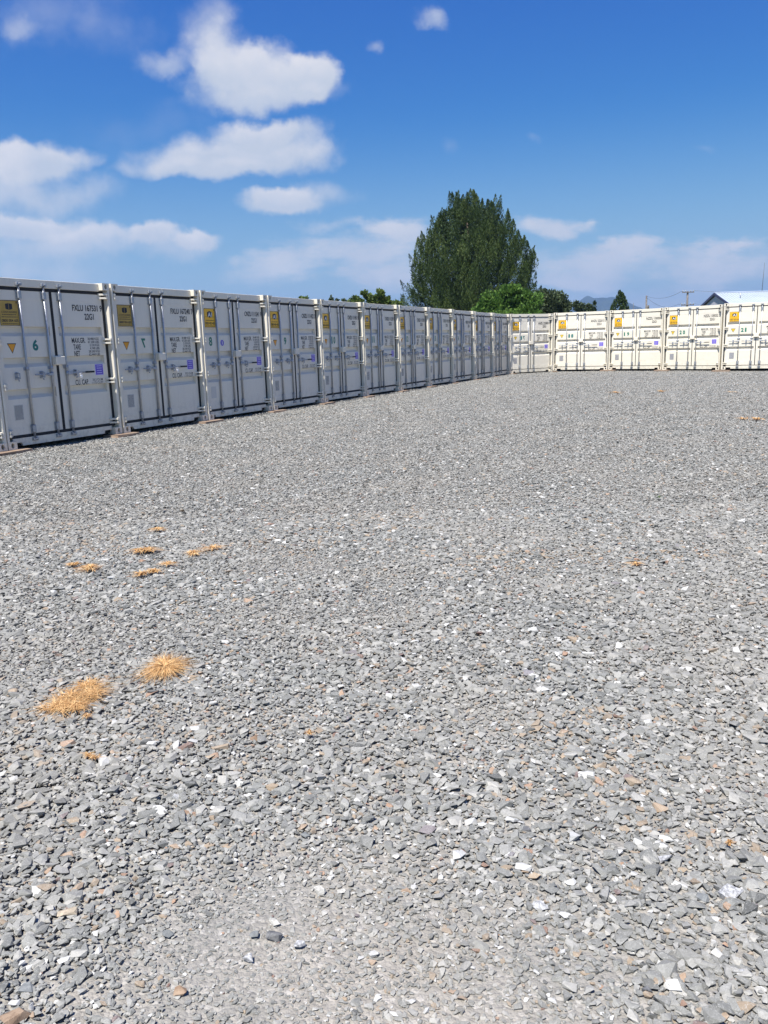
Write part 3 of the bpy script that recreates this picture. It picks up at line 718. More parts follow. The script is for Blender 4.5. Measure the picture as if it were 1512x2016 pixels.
POS = {6:(-5.709,12.532,64.04,.061),7:(-4.615,14.752,64.47,.062),8:(-3.535,16.962,64.95,.060),9:(-2.476,19.177,65.19,.058),10:(-1.429,21.400,65.32,.060),
 11:(-.389,23.627,65.21,.062),12:(.665,25.856,65.18,.060),13:(1.709,28.086,66.0,.062),14:(2.713,30.324,65.53,.050),15:(3.753,32.556,65.52,.037),16:(4.786,34.795,65.8,.036),
 17:(5.817,37.040,29.28,.043),18:(7.982,38.331,-22.27,.073),19:(10.259,37.360,-40.22,.075),20:(12.066,35.525,-43.87,.072),21:(13.756,33.500,-30.5,.092)}
POS[5] = (-5.709 - 2.459*math.cos(R(63.6)), 12.532 - 2.459*math.sin(R(63.6)), 63.6, .061)

def container(k):
    x, y, a, z = POS[k]; ident, num, kind = INFO[k]; lit = k >= 17
    root = link('shipping_container', None, loc=(x, y, z), rz=R(a)); root.empty_display_size = 0.3
    tag(root, LABELS[k], 'shipping container', 'numbered storage containers round the yard')
    C = M['cream']; Fm = M['frame']
    for nm, fn, off, m_ in (('side_wall', side_mesh, 0.012, C), ('side_wall', side_mesh, W - 0.012 + 0.0, C), ('roof', roof_mesh, 0, C), ('end_wall', end_mesh, 0, C), ('frame_rails', rail_mesh, 0, Fm), ('floor', floor_mesh, 0, M['wood'])):
        o = link(nm, cached(fn.__name__, fn), root, m_)
        if nm == 'side_wall': o.location = (0.045, 0, 0) if off < 1 else (W - 0.008, 0, 0)
    cm = cached('casting', lambda: casting_mesh(True))
    for cx in (0.0, W - 0.162):
        for cz in (0.0, H - 0.118):
            link('corner_casting', cm, root, loc=(cx, 0, cz)); link('corner_casting', cm, root, loc=(cx + 0.162, L, cz), rz=math.pi)
    link('corner_post', cached('postL', lambda: post_mesh(False)), root, Fm); link('corner_post', cached('postR', lambda: post_mesh(True)), root, Fm)
    hd = link('header_beam', cached('header', header_mesh), root, Fm); sl = link('sill_beam', cached('sill', sill_mesh), root, Fm)
    link('pocket_shade_sheet', cached('notch', notch_shade_mesh), sl, M['dark'])
    for xr in XR:
        link('cam_keeper', cached('kt', lambda: keeper_mesh(2.500, True)), hd, M['galv'], loc=(xr, 0, 0)); link('cam_keeper', cached('kb', lambda: keeper_mesh(0.112, False)), sl, M['galv'], loc=(xr, 0, 0))
    gp, ed, zt_ = (0.012, 0.088, 2.428) if lit else (0.025, 0.108, 2.405)      # the sunlit units have slimmer door seals
    dl = link('door', cached(('dl', lit), lambda: door_mesh(ed, SEAM - gp, zt_)), root, C); dr = link('door', cached(('dr', lit), lambda: door_mesh(SEAM + gp, W - ed, zt_)), root, C)
    link('gasket', cached(('gl', lit), lambda: gasket_mesh(ed, SEAM - gp, zt_ - .003)), dl, M['rubber']); link('gasket', cached(('gr', lit), lambda: gasket_mesh(SEAM + gp, W - ed, zt_ - .003)), dr, M['rubber'])
    for i, xr in enumerate(XR):
        d = dr if i == 2 else dl
        link('lock_rod', cached('rod', rod_mesh), d, M['galv'], loc=(xr, 0, 0))
        link('rod_bracket', cached('bt', lambda: bracket_mesh(2.265, 2.405)), d, M['galv'], loc=(xr, 0, 0)); link('rod_bracket', cached('bb', lambda: bracket_mesh(0.20, 0.34)), d, M['galv'], loc=(xr, 0, 0))
        link('rod_bracket', cached('bm', mid_bracket_mesh), d, M['galvd'], loc=(xr, 0, 0))
        if i == 2:
            link('handle', cached('h2', lambda: handle_mesh(1, 0.40)), d, M['galvd'], loc=(xr, 0, 0)); link('handle_latch', cached('l2', lambda: latch_mesh(1, 0.185)), d, M['galvd'], loc=(xr, 0, 0))
            link('handle_grip', cached('grip', grip_mesh), d, M['rubber'], loc=(xr, 0, 0))
        elif not (k == 6 and i == 0):
            link('handle', cached('h0', lambda: handle_mesh(-1, 0.36)), d, M['galvd'], loc=(xr, 0, 0)); link('handle_latch', cached('l0', lambda: latch_mesh(-1, 0.20)), d, M['galvd'], loc=(xr, 0, 0))
        else: link('handle_latch', cached('l0', lambda: latch_mesh(-1, 0.20)), d, M['galvd'], loc=(xr, 0, 0))
    link('lock_box', cached('lb', lockbox_mesh), dr, C)
    for z_ in (2.375, 1.62, 0.945, 0.235):
        link('hinge', cached(('hl', z_), lambda: hinge_mesh(False, z_)), dl, Fm); link('hinge', cached(('hr', z_), lambda: hinge_mesh(True, z_)), dr, Fm)
    # flat print
    link('serial_lettering', text_mesh('serial_lettering', [(ident, 1.655, 2.322, 2.118, 2.222, 0.02), ('22G1', 1.91, 2.12, 1.978, 2.080, 0.02)], YD - 0.001), dr, M['black'])
    link('weight_lettering', cached('wt', lambda: weights_mesh(0)), dr, M['black']); link('capacity_lettering', cached('cap', capacity_mesh), dr, M['black'])
    sg = link('yellow_sign', cached(('sign', kind), sign_mesh), root, M['ochre'] if kind == 'box' else M['yellow'])
    link('sign_print', cached(('sp', kind), lambda: sign_print(kind)), sg, M['black'])
    if kind == 'a1': link('sign_logo', cached('a1', a1_mesh), sg, M['white'])
    ym = M['olivey'] if lit else M['orange']
    if k != 8:
        tr = link('warning_triangle', cached('tri', lambda: tri_mesh(1.0, YP - 0.0016)), root, M['black'])
        tr2 = link('triangle_face', cached(('tri2', lit), lambda: tri_mesh(0.80, YP - 0.0032)), tr, ym); tr2.location = (0, 0, -0.013)
    vm = M['teal'] if k in (17, 18, 6) else M['green']
    z0, z1 = (1.485, 1.66) if k < 17 else (1.465, 1.618)
    if k == 8:
        link('door_number', text_mesh('door_number', [('8', 0.31, 0.42, z0 + 0.01, z1 + 0.02, 0.03)], YP - 0.0015), root, vm)
        rs = MB(); rs.bm.faces.new([rs.bm.verts.new((0.765 + 0.062*math.cos(t), YP - 0.0012, 1.555 + 0.062*math.sin(t))) for t in [2*math.pi*i/24 for i in range(24)]])
        me = bpy.data.meshes.new('round_sticker'); rs.bm.to_mesh(me); rs.bm.free(); st = link('round_sticker', me, root, M['purple'])
        link('sticker_print', text_mesh('sticker_print', [('2', 0.745, 0.79, 1.525, 1.585, 0.03)], YP - 0.0025), st, M['white'])
    else:
        if len(num) == 1: its = [(num, 0.760, 0.870, z0, z1, 0.045, num == '7')]
        else:
            its = []; xs_ = [(0.665, 0.725 if num[0] == '1' else 0.755), (0.785, 0.88)]
            if k >= 19: xs_ = [(0.655, 0.70 if num[0] == '1' else 0.745), (0.80, 0.89)]
            if num[1] == '1': xs_[1] = (0.80, 0.85)
            for ch, (xa, xb) in zip(num, xs_): its.append((ch, xa - .004, xb + .006, z0 - .004, z1 + .004, 0.05, ch == '7'))
        link('door_number', text_mesh('door_number', its, YP - 0.0015), root, vm)
    pr = link('purple_label', cached('pl', placard_mesh), root, M['purple']); link('label_border', cached('plr', placard_rim), pr, M['lilac']); link('label_text', cached('plt', placard_text), pr, M['lilac'])
    if k == 8: link('data_plate', cached('plate8', plate_mesh), root, M['fade'])
    else:
        p = link('data_plate', cached(('plate', lit), plate_mesh), root, M['plate'] if lit else M['fade']); link('plate_text', cached(('ptx', lit), plate_text), p, M['fade'] if lit else M['black'])
    return root
ROOTS = {k: container(k) for k in sorted(POS)}

def in_container(k, x, y, z):
    px, py, a, pz = POS[k]; c, s = math.cos(R(a)), math.sin(R(a)); return Vector((px + x*c - y*s, py + x*s + y*c, pz + z))
for o in bpy.data.objects:
    if any(q in o.name for q in ('lettering', '_print', '_text', 'pocket_shade_sheet', 'sign_logo', 'door_number', 'label_text')): o['kind'] = 'stuff'
# gravel heaped unevenly against the sills
BX, BS, BR, BT = [], [], [], []
rg = np.random.default_rng(21)
for k in sorted(POS):
    x0, y0, a, z0 = POS[k]; n = 2600; u = rg.uniform(-0.05, W + 0.05, n); d = rg.uniform(-0.40, 0.22, n); c_, s_ = math.cos(R(a)), math.sin(R(a))
    wx, wy = x0 + u * c_ - d * s_, y0 + u * s_ + d * c_
    hgt = (0.012 + 0.050 * vnoise(wx, wy, 1.1, 31)) * (1 - 0.8 * np.exp(-((np.minimum(u, W - u)) / 0.3) ** 2)) * np.exp(-((d + 0.04) / 0.17) ** 2); sz = sizes(n, rg, 0.018, 0.4, 0.009, 0.045)
    BX.append(np.stack([wx, wy, 0.002 + hgt * rg.random(n) ** 0.35], 1)); BS.append(sz); BR.append(np.stack([rg.normal(0, .3, n), rg.normal(0, .3, n), rg.uniform(0, 6.28, n)], 1)); BT.append(tone_of(n, rg))
BX = np.concatenate(BX); BS = np.concatenate(BS); BR = np.concatenate(BR); BT = np.concatenate(BT)
tag(gn_scatter('gravel', BX, BS, BR, rg.integers(0, NV, len(BX)), BT, src), 'grey gravel heaped in a low ridge against the container sills', 'gravel', kind='stuff')
# padlocks on the two nearest right-hand handles
def padlock_mesh(open_):
    m_ = MB(); m_.box(-0.024, 0.024, -0.012, 0.012, -0.055, -0.008, 0.005)
    m_.tube((-0.014, 0, -0.01), (-0.014, 0, 0.022), 0.004, n=6); m_.tube((0.014, 0, -0.01), (0.014, 0, 0.022), 0.004, n=6); m_.tube((-0.014, 0, 0.022), (0.014, 0, 0.022), 0.004, n=6); return m_.mesh('padlock')
pk = None
for k, t in ((6, 'silver padlock on the handle of the nearest container in full view'), (7, 'silver padlock on the handle of the container with a mirrored seven')):
    pk = pk or padlock_mesh(False)
    o = link('padlock', pk, m=M['padlock'], loc=in_container(k, 1.625, 0.026, 1.075), rz=R(POS[k][2])); o.rotation_euler[1] = R(-14); tag(o, t, 'padlock', 'padlocks on container handles')

# timber blocks under the corners
def plank(k, x0, x1, y0, y1, label, h):
    m_ = MB(); m_.box(x0, x1, y0, y1, 0, h, 0.006); me = m_.mesh('timber_block')
    for v in me.vertices: v.co.x += random.uniform(-.006, .006); v.co.y += random.uniform(-.006, .006)
    o = link('timber_block', me, m=M['wood'], loc=in_container(k, 0, 0, 0) - Vector((0, 0, POS[k][3])), rz=R(POS[k][2])); tag(o, label, 'timber block', 'timber blocks under the container corners')
NW = ['', 'one', 'two', 'three', 'four', 'five', 'six', 'seven', 'eight', 'nine', 'ten', 'eleven', 'twelve', 'thirteen', 'fourteen', 'fifteen', 'sixteen', 'seventeen', 'eighteen', 'nineteen', 'twenty', 'twenty one']
order = sorted(POS)
for k in order[1:]:
    h = min(POS[k][3], POS[k-1][3]) - 0.004
    plank(k, -0.30 + random.uniform(-.05, .05), 0.26 + random.uniform(-.06, .10), -0.15, 0.20, 'brown timber plank under the touching corners of containers number %s and %s' % (NW[k-1], NW[k]), max(h, 0.02))

# ------------------------------------------------------------------ dry grass and weeds
def tuft_mesh(rx, ry, nbl, seed, hgt=0.05, wid=0.0016, centers=1):
    rg_ = np.random.default_rng(seed); VV, FF, TT = [], [], []; off = 0
    cs = [(0, 0)] + [(rg_.uniform(-.55, .55) * rx, rg_.uniform(-.5, .5) * ry) for _ in range(centers - 1)]
    lob = rg_.uniform(0.6, 1.0, 12)
    for b in range(nbl):
        cx, cy = cs[rg_.integers(len(cs))]
        if centers > 1: cx += rg_.normal(0, .07) * rx; cy += rg_.normal(0, .07) * ry
        th = rg_.uniform(0, 2*math.pi); sc = 1.0 if centers == 1 else 0.55
        rr = (0.35 + 0.65 * rg_.random() ** 0.8) * lob[int(th / (2*math.pi) * 12) % 12] * sc
        ex, ey = math.cos(th) * rx * rr, math.sin(th) * ry * rr
        h0 = hgt * rg_.uniform(0.3, 1.0) * (1.1 - 0.6 * rr); perp = np.array([-ey, ex]); perp = perp / (np.linalg.norm(perp) + 1e-9) * wid * rg_.uniform(.7, 1.3)
        bend = rg_.normal(0, 0.2, 2) * rr * rx; pts_ = []
        for i in range(5):
            t = i / 4; x_ = cx + rg_.normal(0, .002) + ex * t + bend[0] * t * t; y_ = cy + ey * t + bend[1] * t * t; z_ = 0.016 + h0 * math.sin(min(1, t * 1.15) * math.pi * 0.8) ** 1.0 * (1 - 0.25 * t) + 0.004
            w_ = (1 - 0.8 * t); pts_.append((x_ - perp[0]*w_, y_ - perp[1]*w_, z_)); pts_.append((x_ + perp[0]*w_, y_ + perp[1]*w_, z_))
        VV += pts_; tn = rg_.random() ** 1.0
        for i in range(4): FF.append((off + 2*i, off + 2*i + 1, off + 2*i + 3, off + 2*i + 2)); TT.append(tn)
        off += 10
    return from_np('dry_grass_tuft', VV, FF, TT)
TUFTS = [ # px, py, half width px, half height px, blades, centres, label
 (325,1311,52,26,700,1,'largest round straw tuft with blades fanned from one centre, right of the matted one',0.03),
 (140,1370,66,30,1000,5,'matted reddish straw patch, widest and nearest tuft at the left',0.022),
 (178,1121,17,8,130,1,'small straw tuft, right one of the leftmost pair in the far group',0.04),
 (140,1115,15,5,90,2,'thin flat straw wisp, left one of the leftmost pair in the far group',0.025),
 (287,1086,26,8,190,3,'wide flat straw tuft above the centre of the far group',0.035),
 (303,1128,20,7,150,2,'straw tuft at the bottom of the far group',0.035),
 (331,1113,13,5,80,1,'faint straw wisp just behind the bottom tuft of the far group',0.03),
 (382,1091,14,6,90,1,'small straw tuft second from the right in the far group',0.035),
 (420,1081,14,6,80,1,'rightmost small straw tuft of the far group',0.035),
 (312,1045,14,4,80,1,'farthest small straw tuft of the far group',0.035),
 (172,1415,10,8,60,1,'tiny pale straw sprig just below the matted straw patch',0.02),
 (175,1491,22,9,90,2,'thin reddish straw wisp lying below the matted straw patch',0.015),
 (1213,773,10,3,34,1,'low straw patch far off in front of container 19',0.05),
 (1303,770,10,6,30,2,'faint straw patch far off in front of container 20',0.05),
 (1491,826,13,4,60,2,'straw patch by the right edge of the gravel yard',0.05),
 (1440,772,7,4,18,1,'faint straw patch far off in front of the container cut by the right edge',0.05),
 (1251,1113,12,4,70,1,'faint straw wisp alone on the right half of the gravel',0.02),
]
for i, (px, py, hw, hh, nb, nc, lab, hg) in enumerate(TUFTS):
    p = on_ground(px, py + hh * 0.3, 0.015); d = math.hypot(p.x, p.y); rx = hw / FPX * math.hypot(d, CAMZ) * (1.5 if py > 1200 else 2.3)
    ey = on_ground(px, py - hh, .015) - on_ground(px, py + hh, .015); ry = min(max(ey.length / 2 * 1.35, rx * 0.7), rx * 2.2)
    me = tuft_mesh(rx, ry, nb, 20 + i, hg, 0.0015 if py > 1200 else (0.0034 if py > 1000 else 0.008), nc)
    o = link('dry_grass_tuft', me, m=M['straw'], loc=(p.x, p.y, 0.008)); tag(o, lab, 'dry grass', 'dead grass tufts in the gravel')
for i, (px, py, hw, lab) in enumerate([(1298, 983, 10, 'small green weed alone in the gravel in front of container 19, far from the straw'), (1435, 1672, 13, 'small green and straw weed near the right edge of the foreground'), (610,1452,16,'sparse greenish weed in the foreground gravel right of the brown stone'), (195, 862, 8, 'little green and straw weed against the sill of container 6')]):
    p = on_ground(px, py, 0.015); rx = hw / FPX * math.hypot(p.length, CAMZ)
    me = tuft_mesh(rx, rx * 0.8, 46, 70 + i, 0.03 if i != 3 else 0.12, 0.0016 if i != 3 else .004, 1); tag(link('weed', me, m=M['greenblade'] if i in (0, 3) else M['straw'], loc=(p.x, p.y, 0.008)), lab, 'weed')

# ------------------------------------------------------------------ single larger stones one can point at
def single_mat(name, c1, c2, scale=45):
    def f(t, b):
        geo = t.new('ShaderNodeNewGeometry'); n = t.noise(geo.outputs['Position'], scale, 5, 0.7, 0.6).outputs['Fac']
        t.l.new(t.mix(t.smooth(n, 0.40, 0.62), (*c1, 1), (*c2, 1)), b.inputs['Base Color'])
        bp = t.new('ShaderNodeBump', i_Height=t.noise(geo.outputs['Position'], 120, 4, 0.6).outputs['Fac']); bp.inputs['Strength'].default_value = 0.6; bp.inputs['Distance'].default_value = 0.003
        t.l.new(bp.outputs[0], b.inputs['Normal'])
    return mat(name, rough=0.8, build=f, spec=0.3)
SM = {'white': single_mat('quartz_stone', (0.22, 0.22, 0.22), (0.45, 0.45, 0.455), 110), 'grey': single_mat('grey_stone', (0.14, 0.148, 0.15), (0.20, 0.208, 0.205)),
      'dark': single_mat('slate_stone', (0.095, 0.096, 0.10), (0.165, 0.165, 0.165)), 'brown': single_mat('rusty_stone', (0.20, 0.135, 0.09), (0.31, 0.225, 0.155), 35),
      'buff': single_mat('buff_stone', (0.32, 0.27, 0.20), (0.46, 0.38, 0.28)), 'chalk': single_mat('chalky_stone', (0.32, 0.31, 0.28), (0.47, 0.455, 0.41), 110)}
SINGLE = [ # px, py, half width px, kind, flatness, label
 (1438,1757,27,'white',.4,'large white veined stone near the right edge of the foreground'),
 (1388,1766,24,'grey',.35,'flat grey slab just left of the large white stone'),
 (1062,1782,16,'white',.45,'white speckled stone left of the large white one'),
 (540,1840,18,'dark',.6,'dark pointed slate stone in the dusty foreground patch'),
 (500,1836,12,'grey',.5,'squarish grey stone beside the dark pointed slate'),
 (590,1856,14,'white',.5,'pale grey stone below right of the dark pointed slate'),
 (540,1812,14,'chalk',.4,'chalky white clod above the dark pointed slate'),
 (630,1752,16,'chalk',.4,'chalky white clod in the middle of the dusty foreground patch'),
 (672,1752,11,'chalk',.4,'smaller chalky white clod to the right of the other two'),
 (488,1884,14,'white',.7,'half white half dark stone below the squarish grey one'),
 (1274,1945,13,'dark',.5,'rounded dark grey stone near the bottom of the foreground'),
 (1457,1912,13,'white',.5,'bright white square stone near the bottom right corner'),
 (504,1452,12,'brown',.5,'reddish brown stone on the left half of the gravel'),
 (252,1432,11,'buff',.5,'buff stone below the fanned straw tuft'),
 (355,1948,16,'brown',.6,'small brown stone near the bottom of the foreground gravel'),
 (55,1942,20,'grey',.3,'large flat grey slab near the bottom left corner'),
 (24,2004,30,'brown',.35,'rusty brown flat rock cut off by the bottom left corner'),
 (60,1978,10,'white',.6,'small white stone right above the rusty rock in the corner'),
 (134,1795,20,'buff',.35,'long buff stone at the left of the foreground'),
 (330,1836,14,'grey',.6,'grey stone standing on edge left of the dusty patch'),
 (600,1642,12,'grey',.5,'greenish grey stone above the dusty patch'),
 (1035,1632,12,'dark',.5,'dark grey rounded stone in the upper foreground, right of centre'),
 (1310,1690,16,'white',.5,'pale quartz stone left of the foreground weed'),
 (1080,1370,8,'white',.5,'small pale stone farther out, centre right of the gravel'),
]
for i, (px, py, hw, kd, fl, lab) in enumerate(SINGLE):
    p = on_ground(px, py, 0.015); s_ = 2.3 * hw / FPX * p.length
    bm = bmesh.new(); rr = random.Random(900 + i)
    for _ in range(13):
        v = Vector((rr.gauss(0, 1), rr.gauss(0, 1), rr.gauss(0, 1))).normalized() * rr.uniform(.70, 1.1)
        bm.verts.new((v.x * 0.5, v.y * 0.5 * (0.62 + 0.2 * rr.random()), math.copysign(min(abs(v.z), .55), v.z) * 0.5 * fl * 1.3))
    r_ = bmesh.ops.convex_hull(bm, input=bm.verts[:]); bmesh.ops.delete(bm, geom=list({e for e in r_['geom_interior'] + r_['geom_unused'] if isinstance(e, bmesh.types.BMVert)}), context='VERTS')
    bmesh.ops.recalc_face_normals(bm, faces=bm.faces[:]); me = bpy.data.meshes.new('stone'); bm.to_mesh(me); bm.free()
    o = link('stone', me, m=SM[kd], loc=(p.x, p.y, 0.010 + s_ * fl * 0.12)); o.scale = (s_, s_, s_); o.rotation_euler = (rr.gauss(0, .12), rr.gauss(0, .12), rr.uniform(-.5, .5))
    tag(o, lab, 'stone', 'single stones that stand out of the gravel')

# ------------------------------------------------------------------ trees
def leaf_soup(centers, sizes_, up, rng, aspect=0.45, tone=None):
    """one kite-shaped leaf per centre; up = preferred axis Nx3"""
    n = len(centers); a = up + rng.normal(0, 0.45, (n, 3)); a /= np.linalg.norm(a, axis=1)[:, None]
    b = np.cross(a, rng.normal(0, 1, (n, 3))); b /= (np.linalg.norm(b, axis=1)[:, None] + 1e-9)
    s = sizes_[:, None]; c = centers
    v = np.stack([c - a*s*.5, c + b*s*aspect*.5, c + a*s*.5, c - b*s*aspect*.5], 1).reshape(-1, 3)
    f = np.arange(4 * n).reshape(-1, 4); return v, f
def blob_crown(name, blobs, n, leaf, rng, mat_, root, tone_bias=0.0, hollow=0.55):
    """broadleaf crown: leaves on and in an uneven pile of clumps (x,y,z,rx,ry,rz)"""
    bl = np.array(blobs); wts = (bl[:, 3] * bl[:, 5]); wts = wts / wts.sum(); pick = rng.choice(len(bl), n, p=wts)
    d = rng.normal(0, 1, (n, 3)); d /= np.linalg.norm(d, axis=1)[:, None]
    rad = hollow + (1 - hollow) * rng.random(n) ** 0.6; B = bl[pick]
    # twiggy clusters: snap directions to a few sub-clumps per blob
    sub = rng.normal(0, 1, (len(bl), 14, 3)); sub /= np.linalg.norm(sub, axis=2)[:, :, None]
    sd = sub[pick, rng.integers(0, 14, n)]; d = d * 0.42 + sd * 0.75
    c = B[:, :3] + d * rad[:, None] * B[:, 3:6]
    up = np.tile([0, 0, 0.3], (n, 1)) + d * 0.8
    v, f = leaf_soup(c, leaf * rng.uniform(.6, 1.3, n), up, rng, 0.62)
    tn = np.clip(rng.random(n) * 0.8 + tone_bias + 0.1 * sd[:, 2], 0, 1)
    me = from_np(name, v, f, tn); return link(name, me, root, mat_)
def trunk_mesh(h, r, limbs, seed, lean=0.0):
    rr = random.Random(seed); m_ = MB(); m_.tube((0, 0, 0), (lean*h*.5, 0, h*0.5), r, r*0.7, n=10, cap=False); m_.tube((lean*h*.5, 0, h*0.5), (lean*h, 0, h), r*0.7, r*0.15, n=8)
    for i in range(limbs):
        z = h * rr.uniform(0.22, 0.85); a = rr.uniform(0, 6.28); l = h * rr.uniform(.15, .32) * (1.1 - z/h); e = Vector((lean*z + math.cos(a)*l, math.sin(a)*l, z + l*0.7)); m_.tube((lean*z, 0, z), e, r*0.3, r*0.08, n=6)
    return m_.mesh('trunk')

# the big conifer: hundreds of upswept feathery plumes on a broad dome
YT = 60.0
bx = at(921, 520, YT).x
top = at(930, 381, YT).z; sc = YT / FPX * 1.035
conifer = link('conifer_tree', None, loc=(bx, YT, 0)); tag(conifer, 'tall dark conifer with feathery upswept plumes rising behind the containers', 'tree')
link('trunk', trunk_mesh(top * 0.85, 0.42, 26, 4), conifer, M['bark'])
PROFILE = [(396, 5), (406, 20), (420, 42), (440, 62), (462, 80), (488, 97), (515, 109), (542, 118), (570, 122), (600, 118), (640, 108), (690, 85)]   # photo row, half width px
def half_w(z):
    py = 673 - (z - CAMZ) / sc
    pys = [p[0] for p in PROFILE]; ws = [p[1] for p in PROFILE]
    return float(np.interp(py, pys, ws)) * sc
def plume(base, h, r, rng, n, lean):
    t = rng.random(n) ** 0.85; prof = np.sin(np.clip(t, 0, 1) ** 0.75 * math.pi) ** 0.8 * (1 - 0.35 * t); th = rng.uniform(0, 6.283, n); rr = r * prof * (0.35 + 0.65 * rng.random(n) ** .5)
    ax = np.array([lean[0], lean[1], 1.0]); c = np.array(base) + np.outer(t * h, ax) + np.stack([np.cos(th) * rr, np.sin(th) * rr, np.zeros(n)], 1)
    up = np.stack([np.cos(th) * 0.55 + lean[0], np.sin(th) * 0.55 + lean[1], np.full(n, 1.15)], 1); return c, up
rng = np.random.default_rng(77); CC, UU, TN, SZ = [], [], [], []
cxoff = lambda z: (929 - 930) * sc
LEAD = [(897,386,30,1.2),(930,382,30,.6),(975,398,30,1.0),(1000,431,32,.2),(865,421,32,.4),(842,462,30,-.6),(1023,472,30,-.4),(914,398,32,-1.6),(950,410,36,-2.0),
        (886,445,36,-2.4),(985,450,36,-2.2),(1012,505,32,-2.6),(856,505,32,-2.4),(925,455,40,-3.6),(962,480,36,-3.6),(898,500,38,-4.0),(940,530,40,-4.6),(826,520,24,-.8),(1038,526,20,-.8),(870,560,34,-3.6),(1000,560,30,-3.8)]
for (lx, ly, lr, yo) in LEAD:
    p = at(lx, ly, YT + yo); x0 = p.x - bx; zt = p.z; R_ = lr * sc; npl = int(zt * 6.5)
    for i in range(npl):
        z = zt - 0.3 - (zt - 0.8) * rng.random() ** 1.15; dd = zt - z
        if abs(x0) > 3.0 and z < 2.2: continue
        rad = R_ * min(1.0, (dd / 3.0) ** 0.75) * (1.0 + 0.12 * math.sin(dd * 2.1 + lx)); th = rng.uniform(0, 2*math.pi)
        h = rng.uniform(0.9, 1.8); r = rng.uniform(0.28, 0.50); o_ = 0.45 * min(1, dd / 4)
        lean = (math.cos(th) * o_ + rng.normal(0, .08), math.sin(th) * o_ + rng.normal(0, .08)); n = int(180 * h)
        c, up = plume((x0 + math.cos(th) * rad * rng.uniform(.8, 1.0), yo + math.sin(th) * rad * rng.uniform(.8, 1.0), z - h * 0.5), h, r, rng, n, lean)
        CC.append(c); UU.append(up); b0 = rng.uniform(0.0, 0.75); TN.append(np.clip(b0 + rng.normal(0, .12, n), 0, 1)); SZ.append(rng.uniform(0.08, 0.17, n))
for (px, py, hh_) in [(905, 388, 2.6), (940, 384, 2.8), (965, 400, 2.0), (875, 425, 1.8), (858, 440, 1.6), (835, 460, 1.6), (1034, 462, 1.6), (1050, 492, 1.5), (897, 383, 3.0), (930, 380, 3.4), (950, 386, 2.8), (975, 397, 3.0), (885, 405, 2.2), (915, 392, 2.4), (998, 414, 2.6), (1008, 434, 2.0), (868, 418, 2.0), (846, 448, 1.8), (1024, 450, 1.8), (1044, 474, 2.2), (962, 392, 2.4), (823, 470, 2.0), (1040, 500, 2.0), (818, 500, 2.0)]:
    p = at(px, py, YT); n = int(250 * hh_); c, up = plume((p.x - bx, rng.normal(0, .5), p.z - hh_), hh_, 0.42, rng, n, (rng.normal(0, .03), 0)); CC.append(c); UU.append(up); TN.append(np.clip(rng.uniform(.2, .6) + rng.normal(0, .15, n), 0, 1)); SZ.append(rng.uniform(0.10, 0.22, n))
for (px, py, l_) in [(806, 565, 1.3), (812, 590, 1.5), (815, 530, 1.2), (1053, 548, 1.1), (1050, 520, 1.0), (822, 610, 1.2), (818, 575, 1.3), (806, 580, 1.0)]:
    p = at(px, py, YT); sgn = -1 if px < 930 else 1; n = 260; c, up = plume((p.x - bx - sgn * l_ * 0.9, rng.normal(0, .8), p.z - 0.45), 0.7, 0.4, rng, n, (sgn * 1.1, 0)); CC.append(c); UU.append(up); TN.append(np.clip(.3 + rng.normal(0, .15, n), 0, 1)); SZ.append(rng.uniform(0.10, 0.22, n))
# inner foliage in darker tones, the crown's inner shade put into the colour
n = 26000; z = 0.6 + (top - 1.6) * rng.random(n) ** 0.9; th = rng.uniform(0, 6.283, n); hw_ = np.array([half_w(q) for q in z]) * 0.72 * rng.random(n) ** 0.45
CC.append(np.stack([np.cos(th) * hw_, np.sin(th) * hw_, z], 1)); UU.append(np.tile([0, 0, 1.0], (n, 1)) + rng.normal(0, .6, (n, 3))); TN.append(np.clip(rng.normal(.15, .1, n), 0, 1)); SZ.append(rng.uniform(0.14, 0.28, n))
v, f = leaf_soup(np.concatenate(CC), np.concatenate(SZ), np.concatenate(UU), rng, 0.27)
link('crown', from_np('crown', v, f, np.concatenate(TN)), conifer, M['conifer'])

def broad_tree(name, label, Y, blobs_px, nleaf, leaf, mkey, seed, trunk_px=None, group=None, cat='tree', trunk_h=0.8, bias=0.0, depth=0.8):
    rng = np.random.default_rng(seed); s = Y / FPX * 1.03
    cxp = np.mean([b[0] for b in blobs_px]); p0 = at(cxp, 660, Y); root = link(name, None, loc=(p0.x, Y, 0)); tag(root, label, cat, group)
    bl = []
    for (px, py, rx, ry) in blobs_px:
        p = at(px, py, Y); bl.append((p.x - p0.x, rng.uniform(-.4, .4) * rx * s, p.z, rx * s, rx * s * depth, ry * s))
    zt = max(b[2] for b in bl); link('trunk', trunk_mesh(zt * trunk_h + .3, 0.05 * zt, 12, seed), root, M['bark'])
    blob_crown('crown', bl, nleaf, leaf, rng, M[mkey], root, bias)
    return root
broad_tree('broadleaf_tree', 'bright green leafy tree in front of the conifer above containers 14 to 16', 46, [(995,600,48,26),(1005,580,26,18),(965,595,24,20),(1040,596,30,24),(950,612,22,16),(985,640,60,34),(1030,625,36,26),(1000,572,16,12)], 16000, 0.17, 'bright', 31)
broad_tree('broadleaf_tree', 'dull olive bushy tree to the right of the bright green one, above container 18', 50, [(1082,600,30,26),(1068,588,18,16),(1098,592,18,18),(1112,608,16,14),(1086,640,44,40),(1058,600,16,18),(1072,578,8,8),(1096,577,6,7)], 13000, 0.17, 'olive', 32)
